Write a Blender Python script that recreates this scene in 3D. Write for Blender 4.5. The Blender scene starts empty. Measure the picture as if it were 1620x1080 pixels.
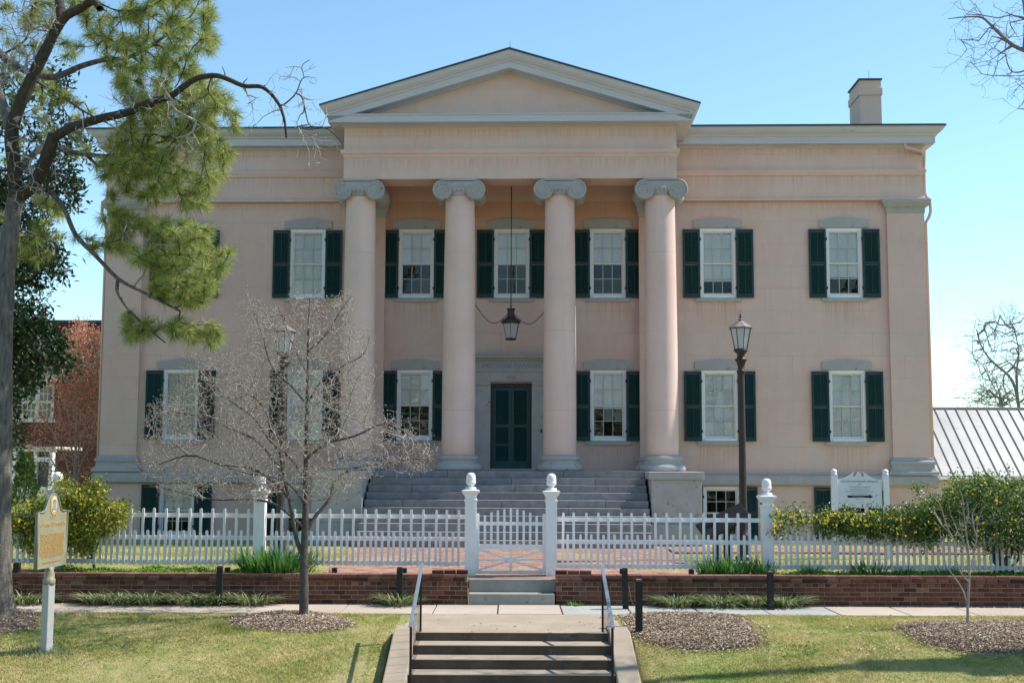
import bpy, bmesh, math, random
import numpy as np
from mathutils import Vector, Matrix
random.seed(7); rng = np.random.default_rng(11)
R = math.radians
C = bpy.context.scene.collection
SC = bpy.context.scene

# ------------------------------------------------------------------ camera, sky, sun, exposure
F = 1950.0; PITCH = R(5.71); ROLL = R(0.22); EYE = 2.4
cam = bpy.data.objects.new('camera', bpy.data.cameras.new('camera')); C.objects.link(cam)
cam.data.sensor_width = 36; cam.data.lens = 36*F/1620
cam.data.clip_start = .1; cam.data.clip_end = 3000
cam.location = (0, 0, EYE)
cam.matrix_world = Matrix.Translation((0, 0, EYE)) @ Matrix.Rotation(R(90)+PITCH, 4, 'X') @ Matrix.Rotation(ROLL, 4, 'Z')
SC.camera = cam
SUN = Vector((.80, .155, 1.0)).normalized()
EL = math.asin(SUN.z); AZ = math.atan2(SUN.x, SUN.y)
W = bpy.data.worlds.new('World'); SC.world = W; W.use_nodes = True
wn = W.node_tree.nodes; wl = W.node_tree.links
sky = wn.new('ShaderNodeTexSky'); sky.sky_type = 'NISHITA'; sky.sun_disc = False
sky.sun_elevation = EL; sky.sun_rotation = AZ; sky.air_density = 1.0; sky.dust_density = .1; sky.ozone_density = .8; sky.altitude = 100
tint = wn.new('ShaderNodeMix'); tint.data_type = 'RGBA'; tint.blend_type = 'MULTIPLY'; tint.inputs[0].default_value = 1; tint.inputs[7].default_value = (.89, 1.055, 1.03, 1)   # clear cyan spring sky
wl.new(sky.outputs[0], tint.inputs[6]); wl.new(tint.outputs[2], wn['Background'].inputs[0]); wn['Background'].inputs[1].default_value = .15
sl = bpy.data.lights.new('sun', 'SUN'); sl.energy = 4.7; sl.angle = R(.53); sl.color = (1, .95, .87)
so = bpy.data.objects.new('sun', sl); C.objects.link(so); so.rotation_euler = (-SUN).to_track_quat('-Z', 'Y').to_euler()
SC.view_settings.view_transform = 'Standard'; SC.view_settings.look = 'None'
SC.view_settings.exposure = .54; SC.view_settings.gamma = 1
SC.view_settings.use_curve_mapping = False
SC.cycles.max_bounces = 6; SC.cycles.diffuse_bounces = 4; SC.cycles.transparent_max_bounces = 16
SC.cycles.use_denoising = True

# ------------------------------------------------------------------ helpers: photo pixel -> place
def ray(u, v):
    a = (u-810)/F; b = -(v-540)/F; c, s = math.cos(ROLL), math.sin(ROLL)
    a, b = a*c-b*s, a*s+b*c
    return (a, math.cos(PITCH)-b*math.sin(PITCH), math.sin(PITCH)+b*math.cos(PITCH))
def at(u, v, Y):
    d = ray(u, v); t = Y/d[1]; return Vector((d[0]*t, Y, EYE+d[2]*t))
LAWN = [(-400,-1.9),(13.0,-1.9),(13.6,-1.55),(18.2,-.12),(19.2,-.05),(20.28,-.012),(20.3,-.06),(21.95,-.06),(22.0,.40),(22.6,.42),(28.5,.5),(31,.45),(33.6,.26),(2000,.26)]
def gz(x, y):
    for (a, za), (b, zb) in zip(LAWN, LAWN[1:]):
        if y <= b:
            return za+(zb-za)*(y-a)/(b-a)
    return .26
def atg(u, v):
    d = ray(u, v); t = 12.0
    while t < 200:
        x, y, z = d[0]*t, d[1]*t, EYE+d[2]*t
        if z <= gz(x, y): return Vector((x, y, gz(x, y)))
        t += .01
    return Vector((x, y, .26))

# ------------------------------------------------------------------ object helpers
def tag(o, label=None, cat=None, group=None, kind=None):
    if label: o['label'] = label
    if cat: o['category'] = cat
    if group: o['group'] = group
    if kind: o['kind'] = kind
    return o
def thing(name, label, cat, loc=(0,0,0), rz=0, group=None):
    o = bpy.data.objects.new(name, None); C.objects.link(o); o.location = loc; o.rotation_euler = (0,0,rz)
    o.empty_display_size = .2
    return tag(o, label, cat, group)
def link(name, me, parent=None, loc=None, rz=0):
    o = bpy.data.objects.new(name, me); C.objects.link(o)
    if parent is not None: o.parent = parent
    if loc is not None: o.location = loc
    if rz: o.rotation_euler = (0,0,rz)
    return o
def copy_tree(o, parent=None):
    c = o.copy(); C.objects.link(c)
    if parent is not None: c.parent = parent
    for ch in list(o.children): copy_tree(ch, c)
    return c
def mesh_np(name, V, faces, k, mat, smooth=False):
    """faces: (n,k) int array"""
    me = bpy.data.meshes.new(name); V = np.asarray(V, np.float32); Fc = np.asarray(faces, np.int32)
    n = len(Fc)
    me.vertices.add(len(V)); me.vertices.foreach_set('co', V.ravel())
    me.loops.add(n*k); me.loops.foreach_set('vertex_index', Fc.ravel())
    me.polygons.add(n); me.polygons.foreach_set('loop_start', np.arange(0, n*k, k, dtype=np.int32))
    me.polygons.foreach_set('loop_total', np.full(n, k, np.int32))
    if smooth: me.polygons.foreach_set('use_smooth', np.ones(n, bool))
    me.update(calc_edges=True); me.materials.append(mat); return me
class MB:
    def __init__(s): s.v = []; s.f = []; s.sm = []
    def add(s, vs, fs, sm=False):
        b = len(s.v); s.v += [tuple(p) for p in vs]; s.f += [tuple(b+i for i in f) for f in fs]; s.sm += [sm]*len(fs); return s
    def box(s, x0, x1, y0, y1, z0, z1):
        return s.add([(x0,y0,z0),(x1,y0,z0),(x1,y1,z0),(x0,y1,z0),(x0,y0,z1),(x1,y0,z1),(x1,y1,z1),(x0,y1,z1)],
                     [(0,3,2,1),(4,5,6,7),(0,1,5,4),(1,2,6,5),(2,3,7,6),(3,0,4,7)])
    def cbox(s, c, sz, M=None):
        hx, hy, hz = sz[0]/2, sz[1]/2, sz[2]/2
        vs = [Vector((a*hx, b*hy, d*hz)) for d in (-1,1) for a, b in ((-1,-1),(1,-1),(1,1),(-1,1))]
        if M is not None: vs = [M @ p for p in vs]
        return s.add([p+Vector(c) for p in vs], [(0,3,2,1),(4,5,6,7),(0,1,5,4),(1,2,6,5),(2,3,7,6),(3,0,4,7)])
    def bar(s, a, b, w, h=None):
        a, b = Vector(a), Vector(b); d = b-a; L = d.length; h = h or w
        return s.cbox((a+b)/2, (w, h, L), d.to_track_quat('Z', 'Y').to_matrix())
    def prism(s, poly, a0, a1, axis='y'):
        n = len(poly)
        if axis == 'y': vs = [(p[0], a0, p[1]) for p in poly]+[(p[0], a1, p[1]) for p in poly]
        elif axis == 'x': vs = [(a0, p[0], p[1]) for p in poly]+[(a1, p[0], p[1]) for p in poly]
        else: vs = [(p[0], p[1], a0) for p in poly]+[(p[0], p[1], a1) for p in poly]
        return s.add(vs, [tuple(range(n)), tuple(range(2*n-1, n-1, -1))]+[((i+1)%n, i, n+i, n+(i+1)%n) for i in range(n)])
    def lathe(s, c, prof, n=24, sm=True):
        vs = []; m = len(prof)
        for r, z in prof:
            for i in range(n):
                a = 2*math.pi*i/n; vs.append((c[0]+r*math.cos(a), c[1]+r*math.sin(a), c[2]+z))
        fs = [(j*n+i, j*n+(i+1)%n, (j+1)*n+(i+1)%n, (j+1)*n+i) for j in range(m-1) for i in range(n)]
        s.add(vs, fs, sm); b = len(s.v)-m*n
        s.f += [tuple(b+i for i in range(n-1,-1,-1)), tuple(b+(m-1)*n+i for i in range(n))]; s.sm += [False, False]; return s
    def tube(s, pts, rad, n=8, sm=True):
        pts = [Vector(p) for p in pts]; m = len(pts)
        if not hasattr(rad, '__len__'): rad = [rad]*m
        vs = []; up = None
        for i, p in enumerate(pts):
            d = (pts[min(i+1, m-1)]-pts[max(i-1, 0)]).normalized()
            if up is None: up = d.orthogonal().normalized()
            up = (up-d*up.dot(d)).normalized(); sd = d.cross(up)
            for k in range(n):
                a = 2*math.pi*k/n; vs.append(p+(up*math.cos(a)+sd*math.sin(a))*rad[i])
        fs = [(j*n+i, j*n+(i+1)%n, (j+1)*n+(i+1)%n, (j+1)*n+i) for j in range(m-1) for i in range(n)]
        s.add(vs, fs, sm); b = len(s.v)-m*n
        s.f += [tuple(b+i for i in range(n-1,-1,-1)), tuple(b+(m-1)*n+i for i in range(n))]; s.sm += [False, False]; return s
    def sweep(s, path, prof):
        """path: [(x,y,mx,my)] with mitre vectors; prof: [(o,z)] closed"""
        m = len(prof); vs = [(x+mx*o, y+my*o, z) for x, y, mx, my in path for o, z in prof]
        fs = [(j*m+i, j*m+(i+1)%m, (j+1)*m+(i+1)%m, (j+1)*m+i) for j in range(len(path)-1) for i in range(m)]
        fs += [tuple(range(m-1,-1,-1)), tuple((len(path)-1)*m+i for i in range(m))]
        return s.add(vs, fs)
    def mesh(s, name, mat):
        me = bpy.data.meshes.new(name); me.from_pydata(s.v, [], s.f)
        me.polygons.foreach_set('use_smooth', s.sm); me.materials.append(mat)
        bm = bmesh.new(); bm.from_mesh(me); bmesh.ops.recalc_face_normals(bm, faces=bm.faces); bm.to_mesh(me); bm.free()
        me.update(); return me
    def build(s, name, mat, parent=None, loc=None, rz=0, bevel=0):
        o = link(name, s.mesh(name, mat), parent, loc, rz)
        if bevel:
            b = o.modifiers.new('bevel', 'BEVEL'); b.width = bevel; b.segments = 2; b.limit_method = 'ANGLE'; b.angle_limit = R(40)
        return o

# ------------------------------------------------------------------ materials
def newmat(name):
    m = bpy.data.materials.new(name); m.use_nodes = True; nt = m.node_tree
    return m, nt.nodes, nt.links, nt.nodes['Principled BSDF']
def rgb(c): return (c[0], c[1], c[2], 1)
def noise(n, l, vec, scale, detail=4, rough=.6, stretch=None):
    t = n.new('ShaderNodeTexNoise'); t.inputs['Scale'].default_value = scale; t.inputs['Detail'].default_value = detail; t.inputs['Roughness'].default_value = rough
    if stretch:
        mp = n.new('ShaderNodeMapping'); mp.inputs['Scale'].default_value = stretch; l.new(vec, mp.inputs[0]); vec = mp.outputs[0]
    l.new(vec, t.inputs['Vector']); return t.outputs['Fac']
def ramp(n, l, fac, stops):
    r = n.new('ShaderNodeValToRGB'); e = r.color_ramp.elements
    while len(e) < len(stops): e.new(.5)
    for k, (p, c) in enumerate(stops): e[k].position = p; e[k].color = rgb(c) if len(c) == 3 else c
    l.new(fac, r.inputs[0]); return r.outputs[0]
def mixc(n, l, fac, a, b, mode='MIX'):
    m = n.new('ShaderNodeMix'); m.data_type = 'RGBA'; m.blend_type = mode
    for sock, val in ((m.inputs[0], fac), (m.inputs[6], a), (m.inputs[7], b)):
        if isinstance(val, (int, float)): sock.default_value = val
        elif isinstance(val, tuple): sock.default_value = rgb(val)
        else: l.new(val, sock)
    return m.outputs[2]
def bump(n, l, h, strength, dist, p):
    b = n.new('ShaderNodeBump'); b.inputs['Strength'].default_value = strength; b.inputs['Distance'].default_value = dist
    l.new(h, b.inputs['Height']); l.new(b.outputs[0], p.inputs['Normal']); return b
def nmat(name, c1, c2, scale=3, rough=.7, bumps=.3, bdist=.01, stretch=None, spots=None, spec=.3, bscale=None, metal=0):
    m, n, l, p = newmat(name); tc = n.new('ShaderNodeTexCoord').outputs['Object']
    f = noise(n, l, tc, scale, 6, .65, stretch); col = ramp(n, l, f, [(.3, c1), (.7, c2)])
    if spots:
        f2 = noise(n, l, tc, spots[1], 3, .6); g = ramp(n, l, f2, [(spots[2], (0,0,0)), (min(spots[2]+.12, 1), (1,1,1))]); col = mixc(n, l, g, col, spots[0])
    l.new(col, p.inputs['Base Color']); p.inputs['Roughness'].default_value = rough; p.inputs['Specular IOR Level'].default_value = spec
    p.inputs['Metallic'].default_value = metal
    if bumps: bump(n, l, noise(n, l, tc, bscale or scale*8, 5, .7), bumps, bdist, p)
    return m
def random_mat(name, stops, rough=.7, spec=.3, noise_scale=20, nmix=.35, bumps=.4, island=True, transl=0, bdist=.004):
    m, n, l, p = newmat(name); tc = n.new('ShaderNodeTexCoord').outputs['Object']
    src = n.new('ShaderNodeNewGeometry').outputs['Random Per Island'] if island else n.new('ShaderNodeObjectInfo').outputs['Random']
    col = ramp(n, l, src, stops)
    f = noise(n, l, tc, noise_scale, 4, .65)
    col = mixc(n, l, nmix, col, ramp(n, l, f, [(.3, (.35,.35,.35)), (.7, (1,1,1))]), 'MULTIPLY')
    l.new(col, p.inputs['Base Color']); p.inputs['Roughness'].default_value = rough; p.inputs['Specular IOR Level'].default_value = spec
    if bumps: bump(n, l, f, bumps, bdist, p)
    if transl:
        t = n.new('ShaderNodeBsdfTranslucent'); l.new(col, t.inputs[0]); mx = n.new('ShaderNodeMixShader'); mx.inputs[0].default_value = transl
        out = n['Material Output']; l.new(p.outputs[0], mx.inputs[1]); l.new(t.outputs[0], mx.inputs[2]); l.new(mx.outputs[0], out.inputs[0])
    return m

def stucco_mat(name, joints=True, base=(.662,.470,.408), alt=(.59,.395,.33), col=False):
    m, n, l, p = newmat(name); tc = n.new('ShaderNodeTexCoord').outputs['Object']
    c = ramp(n, l, noise(n, l, tc, .45, 5, .6), [(.32, alt), (.62, base)])
    c = mixc(n, l, ramp(n, l, noise(n, l, tc, 2.6, 6, .7), [(.45,(0,0,0)),(.8,(.55,.55,.55))]), c, (.70,.53,.475))
    # vertical weather streaks and rust
    c = mixc(n, l, ramp(n, l, noise(n, l, tc, 1.4, 5, .65, (3.2,3.2,.22)), [(.50,(0,0,0)),(.82,(.30,.30,.30))]), c, (.54,.35,.27))
    c = mixc(n, l, ramp(n, l, noise(n, l, tc, .8, 4, .7), [(.48,(0,0,0)),(.72,(.6,.6,.6))]), c, (.55,.46,.42))
    if not col and joints:      # fuller pigment under the porch, with the warm shade there mixed into the colour
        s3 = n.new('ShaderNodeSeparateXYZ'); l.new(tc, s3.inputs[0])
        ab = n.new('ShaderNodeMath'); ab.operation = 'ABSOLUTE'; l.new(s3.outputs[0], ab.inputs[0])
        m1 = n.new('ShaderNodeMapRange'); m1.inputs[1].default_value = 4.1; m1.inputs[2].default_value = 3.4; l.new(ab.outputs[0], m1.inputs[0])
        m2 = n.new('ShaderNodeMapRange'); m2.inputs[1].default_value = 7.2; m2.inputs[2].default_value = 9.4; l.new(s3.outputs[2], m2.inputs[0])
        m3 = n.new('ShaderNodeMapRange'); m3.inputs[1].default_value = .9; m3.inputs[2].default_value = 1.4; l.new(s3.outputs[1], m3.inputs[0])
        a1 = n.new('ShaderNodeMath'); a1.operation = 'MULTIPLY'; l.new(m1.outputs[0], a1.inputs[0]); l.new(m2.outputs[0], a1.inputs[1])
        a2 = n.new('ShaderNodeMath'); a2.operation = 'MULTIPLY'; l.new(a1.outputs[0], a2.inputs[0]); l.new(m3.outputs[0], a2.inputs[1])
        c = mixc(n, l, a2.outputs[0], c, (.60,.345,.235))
    if joints and not col:      # rust and soot runs below the window sills and the ledges
        s4 = n.new('ShaderNodeSeparateXYZ'); l.new(tc, s4.inputs[0]); run = noise(n, l, tc, 1.0, 4, .7, (16,16,.35))
        def M_(op, a, b_=None, clamp=False):
            q = n.new('ShaderNodeMath'); q.operation = op; q.use_clamp = clamp
            for i_, v_ in enumerate((a, b_)):
                if v_ is None: continue
                if isinstance(v_, (int, float)): q.inputs[i_].default_value = v_
                else: l.new(v_, q.inputs[i_])
            return q.outputs[0]
        ax = M_('ABSOLUTE', s4.outputs[0]); tot = None
        for xc in (9.13, 5.68, 2.65):
            d_ = M_('ABSOLUTE', M_('SUBTRACT', ax, xc)); mx_ = M_('MULTIPLY', M_('SUBTRACT', .66, d_), 12, True)
            for zt in (6.88, 2.96):
                dz_ = M_('SUBTRACT', zt, s4.outputs[2]); fade = M_('MULTIPLY', M_('MULTIPLY', dz_, 30, True), M_('SUBTRACT', 1, M_('MULTIPLY', dz_, 1.15, True), True))
                q = M_('MULTIPLY', mx_, fade); tot = q if tot is None else M_('ADD', tot, q, True)
        for zt in (11.16, 10.37, 9.66):
            dz_ = M_('SUBTRACT', zt, s4.outputs[2]); fade = M_('MULTIPLY', M_('MULTIPLY', dz_, 30, True), M_('SUBTRACT', 1, M_('MULTIPLY', dz_, 2.6, True), True)); tot = M_('ADD', tot, M_('MULTIPLY', fade, .8), True)
        rmask = ramp(n, l, run, [(.42,(0,0,0)),(.68,(.85,.85,.85))])
        c = mixc(n, l, M_('MULTIPLY', tot, rmask), c, (.50,.27,.17))
    h = noise(n, l, tc, 26, 5, .7)
    if joints:
        sx = n.new('ShaderNodeSeparateXYZ'); l.new(tc, sx.inputs[0]); ad = n.new('ShaderNodeMath'); l.new(sx.outputs[0], ad.inputs[0]); l.new(sx.outputs[1], ad.inputs[1])
        cb = n.new('ShaderNodeCombineXYZ'); l.new(ad.outputs[0], cb.inputs[0]); zz = n.new('ShaderNodeMath'); zz.inputs[1].default_value = joints-1 if col else .19
        l.new(sx.outputs[2], zz.inputs[0]); l.new(zz.outputs[0], cb.inputs[1])
        bt = n.new('ShaderNodeTexBrick'); bt.inputs['Scale'].default_value = 1; bt.inputs['Mortar Size'].default_value = .009; bt.inputs['Mortar Smooth'].default_value = .3
        bt.inputs['Brick Width'].default_value = 400 if col else 1.45; bt.inputs['Row Height'].default_value = 2.05 if col else .62
        l.new(cb.outputs[0], bt.inputs['Vector'])
        brk = ramp(n, l, noise(n, l, tc, .9, 3, .5), [(.35,(.02,.02,.02)),(.65,(.40,.40,.40))])
        mf = n.new('ShaderNodeMath'); mf.operation = 'MULTIPLY'; l.new(bt.outputs['Fac'], mf.inputs[0]); l.new(brk, mf.inputs[1])
        c = mixc(n, l, mf.outputs[0], c, (.34,.25,.21))
        hm = n.new('ShaderNodeMath'); hm.operation = 'MULTIPLY_ADD'; l.new(bt.outputs['Fac'], hm.inputs[0]); hm.inputs[1].default_value = -2.0; l.new(h, hm.inputs[2]); h = hm.outputs[0]
    l.new(c, p.inputs['Base Color']); p.inputs['Roughness'].default_value = .85; p.inputs['Specular IOR Level'].default_value = .2
    bump(n, l, h, .35, .006, p); return m

M = {}
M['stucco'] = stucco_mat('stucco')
M['stucco_plain'] = stucco_mat('stucco_plain', joints=False)
M['shaft'] = stucco_mat('shaft_stucco', joints=1.3, base=(.72,.53,.475), alt=(.66,.46,.40), col=True)
M['stone'] = nmat('grey_stone', (.335,.318,.31), (.42,.40,.39), 3, .85, .4, .006, spots=((.2,.19,.175), 6, .62))
M['step_stone'] = random_mat('step_granite', [(0,(.235,.225,.235)),(.5,(.31,.295,.305)),(1,(.29,.27,.265))], .8, .3, 5, .6, .5, island=False)
M['trim'] = nmat('cornice_paint', (.455,.44,.485), (.52,.505,.54), 2, .6, .1, .003, stretch=(.6,.6,4), spots=((.30,.28,.26), 3, .68))
M['roof'] = nmat('dark_roof_metal', (.03,.045,.055), (.05,.06,.07), 3, .5, .1)
M['white'] = nmat('white_paint', (.76,.745,.755), (.82,.81,.82), 2.5, .5, .12, .003, stretch=(3,3,.6), spots=((.55,.54,.5), 9, .72))
M['sash'] = nmat('sash_paint', (.68,.66,.65), (.75,.73,.71), 3, .5, .05, .002)
M['muntin'] = nmat('muntin_paint', (.42,.44,.43), (.50,.50,.48), 3, .5, 0)
M['green'] = nmat('dark_green_paint', (.008,.030,.032), (.013,.045,.045), 4, .42, .15, .003)
M['green_in'] = nmat('dark_green_slat_paint', (.012,.042,.042), (.017,.055,.052), 4, .55, 0)
M['green_door'] = nmat('door_green_paint', (.012,.05,.055), (.017,.062,.066), 4, .45, .1, .003)
M['maroon'] = nmat('dark_jamb_paint', (.035,.02,.025), (.05,.03,.035), 4, .5, 0)
M['black'] = nmat('black_paint', (.012,.012,.013), (.022,.022,.024), 6, .45, .15, .003)
M['bollard'] = nmat('black_timber_paint', (.012,.012,.012), (.03,.028,.026), 9, .7, .5, .004, stretch=(3,3,.3))
M['bronze'] = nmat('brown_lamp_metal', (.035,.022,.02), (.06,.04,.036), 8, .5, .1, .002)
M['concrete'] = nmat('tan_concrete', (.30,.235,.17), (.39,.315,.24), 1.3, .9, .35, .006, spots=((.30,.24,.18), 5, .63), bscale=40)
M['riser'] = nmat('stained_concrete', (.070,.050,.036), (.125,.092,.066), 2.5, .9, .4, .006, spots=((.14,.12,.10), 7, .6), bscale=40)  # same concrete as the treads, with the risers' shade put into the colour
M['grey_concrete'] = nmat('grey_concrete', (.245,.235,.215), (.33,.315,.285), 2.5, .9, .35, .005, spots=((.17,.165,.14), 6, .62), bscale=40)
M['brick'] = random_mat('brick_red', [(0,(.085,.033,.025)),(.3,(.17,.058,.036)),(.55,(.24,.085,.052)),(.8,(.13,.042,.028)),(1,(.32,.15,.10))], .9, .2, 14, .55, .6, island=False)
M['brick_dark'] = random_mat('brick_cap', [(0,(.06,.028,.022)),(.5,(.13,.052,.036)),(1,(.22,.11,.08))], .9, .2, 9, .6, .6, island=False)
M['coping'] = random_mat('brick_coping', [(0,(.22,.10,.075)),(.5,(.30,.15,.11)),(1,(.17,.07,.05))], .9, .2, 14, .5, .5)
M['paver'] = random_mat('brick_paver', [(0,(.40,.23,.175)),(.4,(.48,.30,.235)),(.7,(.36,.20,.15)),(1,(.53,.37,.30))], .9, .2, 9, .35, .3)
M['mortar'] = nmat('mortar', (.22,.18,.145), (.32,.27,.215), 8, .95, .5, .006)
M['soil'] = nmat('soil', (.15,.105,.075), (.25,.185,.14), 6, .95, .6, .02)
M['mulch'] = random_mat('mulch_chip', [(0,(.17,.11,.072)),(.35,(.30,.21,.145)),(.65,(.41,.305,.22)),(.85,(.52,.41,.31)),(.9,(.78,.66,.52)),(1,(.80,.70,.58))], .95, .1, 20, .3, 0)
M['metal_roof'] = nmat('tin_roof', (.335,.335,.33), (.41,.41,.40), 1.2, .45, .1, .004, stretch=(1,.5,1), spots=((.30,.30,.27), 4, .6), metal=.25)
M['seam'] = nmat('roof_seam', (.18,.19,.20), (.23,.24,.25), 4, .5, 0)
M['asphalt'] = nmat('asphalt', (.04,.04,.04), (.06,.06,.058), 6, .9, .4, .01)
M['cream'] = nmat('cream_paint', (.50,.46,.38), (.57,.53,.45), 2, .7, .1)
M['marker'] = nmat('marker_paint', (.235,.215,.14), (.29,.27,.18), 5, .5, .1, .002, spots=((.17,.15,.10), 12, .66))
M['gold'] = nmat('gold_lettering', (.44,.28,.10), (.52,.34,.14), 8, .5, 0)
M['marker_rim'] = nmat('marker_rim_paint', (.16,.17,.13), (.22,.22,.17), 6, .5, 0)
M['pole'] = nmat('marker_post_paint', (.36,.36,.345), (.44,.44,.42), 4, .6, .15, .003, stretch=(1,1,.3), spots=((.32,.30,.26), 8, .66))
M['sign'] = nmat('sign_white', (.66,.68,.72), (.70,.72,.76), 3, .5, 0)
M['ink'] = nmat('sign_ink', (.16,.17,.20), (.2,.21,.24), 3, .6, 0)
M['darkink'] = nmat('sign_arrow', (.01,.015,.03), (.015,.02,.04), 3, .6, 0)
M['rust'] = nmat('rusty_chain', (.14,.05,.025), (.22,.09,.05), 20, .9, .3)
M['blind'] = nmat('window_blind', (.85,.83,.80), (.90,.88,.85), 1.6, .8, 0, stretch=(7,1,.5))
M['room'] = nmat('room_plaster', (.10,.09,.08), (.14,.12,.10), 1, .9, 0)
m, n, l, p = newmat('pane_glass'); M['glass'] = m     # thin glazing: reflection over see-through
out = n['Material Output']; tr = n.new('ShaderNodeBsdfTransparent'); tr.inputs[0].default_value = (.95,.96,.97,1)
gl = n.new('ShaderNodeBsdfGlossy'); gl.inputs['Roughness'].default_value = .03; fr = n.new('ShaderNodeFresnel'); fr.inputs[0].default_value = 1.6
nz = noise(n, l, n.new('ShaderNodeTexCoord').outputs['Object'], 2.2, 2, .5); b = n.new('ShaderNodeBump'); b.inputs['Strength'].default_value = .25; b.inputs['Distance'].default_value = .02
l.new(nz, b.inputs['Height']); l.new(b.outputs[0], gl.inputs['Normal'])
mx = n.new('ShaderNodeMixShader'); l.new(fr.outputs[0], mx.inputs[0]); l.new(tr.outputs[0], mx.inputs[1]); l.new(gl.outputs[0], mx.inputs[2]); l.new(mx.outputs[0], out.inputs[0])
m, n, l, p = newmat('frosted_glass'); M['frost'] = m
p.inputs['Base Color'].default_value = (.62,.64,.66,1); p.inputs['Roughness'].default_value = .25
t = n.new('ShaderNodeBsdfTranslucent'); t.inputs[0].default_value = (.75,.77,.8,1); mx = n.new('ShaderNodeMixShader'); mx.inputs[0].default_value = .5
l.new(p.outputs[0], mx.inputs[1]); l.new(t.outputs[0], mx.inputs[2]); l.new(mx.outputs[0], n['Material Output'].inputs[0])

def grass_mat(name, blade):
    m, n, l, p = newmat(name); tc = n.new('ShaderNodeNewGeometry').outputs['Position']
    a = ramp(n, l, noise(n, l, tc, .55, 5, .65, (1,1.6,1)), [(.30,(.21,.30,.06)),(.42,(.43,.42,.15)),(.60,(.66,.55,.29))])
    c = mixc(n, l, ramp(n, l, noise(n, l, tc, 3.5, 4, .7), [(.4,(0,0,0)),(.75,(.7,.7,.7))]), a, (.20,.30,.045))
    c = mixc(n, l, ramp(n, l, noise(n, l, tc, 9, 3, .7), [(.5,(0,0,0)),(.8,(.7,.7,.7))]), c, (.66,.56,.28))
    if blade:
        rnd = n.new('ShaderNodeNewGeometry').outputs['Random Per Island']
        c = mixc(n, l, .55, c, ramp(n, l, rnd, [(0,(.5,.6,.4)),(.5,(1,1,.9)),(.85,(1.3,1.15,.9)),(1,(1.8,1.5,1.2))]), 'MULTIPLY')
        l.new(c, p.inputs['Base Color']); t = n.new('ShaderNodeBsdfTranslucent'); l.new(c, t.inputs[0]); mx = n.new('ShaderNodeMixShader'); mx.inputs[0].default_value = .35
        l.new(p.outputs[0], mx.inputs[1]); l.new(t.outputs[0], mx.inputs[2]); l.new(mx.outputs[0], n['Material Output'].inputs[0])
    else:
        c = mixc(n, l, .3, c, (.12,.10,.05)); l.new(c, p.inputs['Base Color']); bump(n, l, noise(n, l, tc, 60, 4, .8), .9, .03, p)
    p.inputs['Roughness'].default_value = .8; p.inputs['Specular IOR Level'].default_value = .15; return m
M['lawn'] = grass_mat('lawn_turf', False); M['blade'] = grass_mat('grass_blade', True)

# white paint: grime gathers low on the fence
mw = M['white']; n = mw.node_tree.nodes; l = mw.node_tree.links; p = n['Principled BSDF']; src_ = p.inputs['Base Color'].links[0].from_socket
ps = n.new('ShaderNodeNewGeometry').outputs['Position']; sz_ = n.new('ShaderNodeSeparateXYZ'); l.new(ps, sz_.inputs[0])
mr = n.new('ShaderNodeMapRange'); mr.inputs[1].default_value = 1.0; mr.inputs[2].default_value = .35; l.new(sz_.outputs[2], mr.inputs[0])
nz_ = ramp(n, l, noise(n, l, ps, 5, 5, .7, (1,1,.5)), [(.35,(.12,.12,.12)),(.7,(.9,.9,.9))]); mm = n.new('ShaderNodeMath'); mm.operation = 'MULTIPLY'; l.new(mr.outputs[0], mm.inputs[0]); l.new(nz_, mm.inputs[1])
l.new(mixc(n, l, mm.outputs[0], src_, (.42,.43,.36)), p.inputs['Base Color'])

# ================================================================== THE GROUND
def grid_sheet(name, xs, ys, zf, mat, kind='structure', parent=None):
    X, Y = np.meshgrid(xs, ys); Z = np.vectorize(zf)(X, Y); V = np.stack([X, Y, Z], -1).reshape(-1, 3)
    nx, ny = len(xs), len(ys); i = np.arange(ny-1)[:,None]*nx+np.arange(nx-1)[None]
    Fc = np.stack([i, i+1, i+nx+1, i+nx], -1).reshape(-1, 4)
    o = link(name, mesh_np(name, V, Fc, 4, mat), parent)
    if kind: o['kind'] = kind
    return o
def undul(x, y):
    return .018*math.sin(x*1.3+y*.7)+.014*math.sin(x*.53-y*1.9+1)
def terr(x, y):
    z = gz(x, y)
    if y < 18.9 and -1.76 < x-.02 < 1.76: z -= .75           # the flight of street steps is let in here
    if 13.7 < y < 20.1 and (x < -2 or x > 2): z += undul(x, y)
    if 22.4 < y < 33: z += .5*undul(x, y)*min(1, (y-22.4))
    return z
xs = sorted(set([-900,-300,-120,-60,-40]+list(np.arange(-26, 26.1, .5))+[-1.745,-1.735,1.775,1.785]+[40,60,120,300,900]))
ys = sorted(set([-60,0,8,13.0,13.6]+list(np.arange(14, 20.2, .3))+[18.2,18.89,18.91,20.28,20.3,21.95,22.0]+list(np.arange(22.3, 34.2, .6))+[36,40,46,55,70,100,160,300,900]))
ground = grid_sheet('ground', xs, ys, terr, M['lawn'])
road = grid_sheet('road', [-200,-30,0,30,200], [-14,0,12.0], lambda x,y: -1.876, M['asphalt'])
kb = MB(); kb.box(-200, -1.8, 12.0, 12.15, -1.95, -1.77); kb.box(-1.8, 1.85, 12.0, 12.15, -1.95, -1.77); kb.box(1.85, 200, 12.0, 12.15, -1.95, -1.77); kb.build('kerb', M['concrete'])['kind'] = 'structure'

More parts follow.
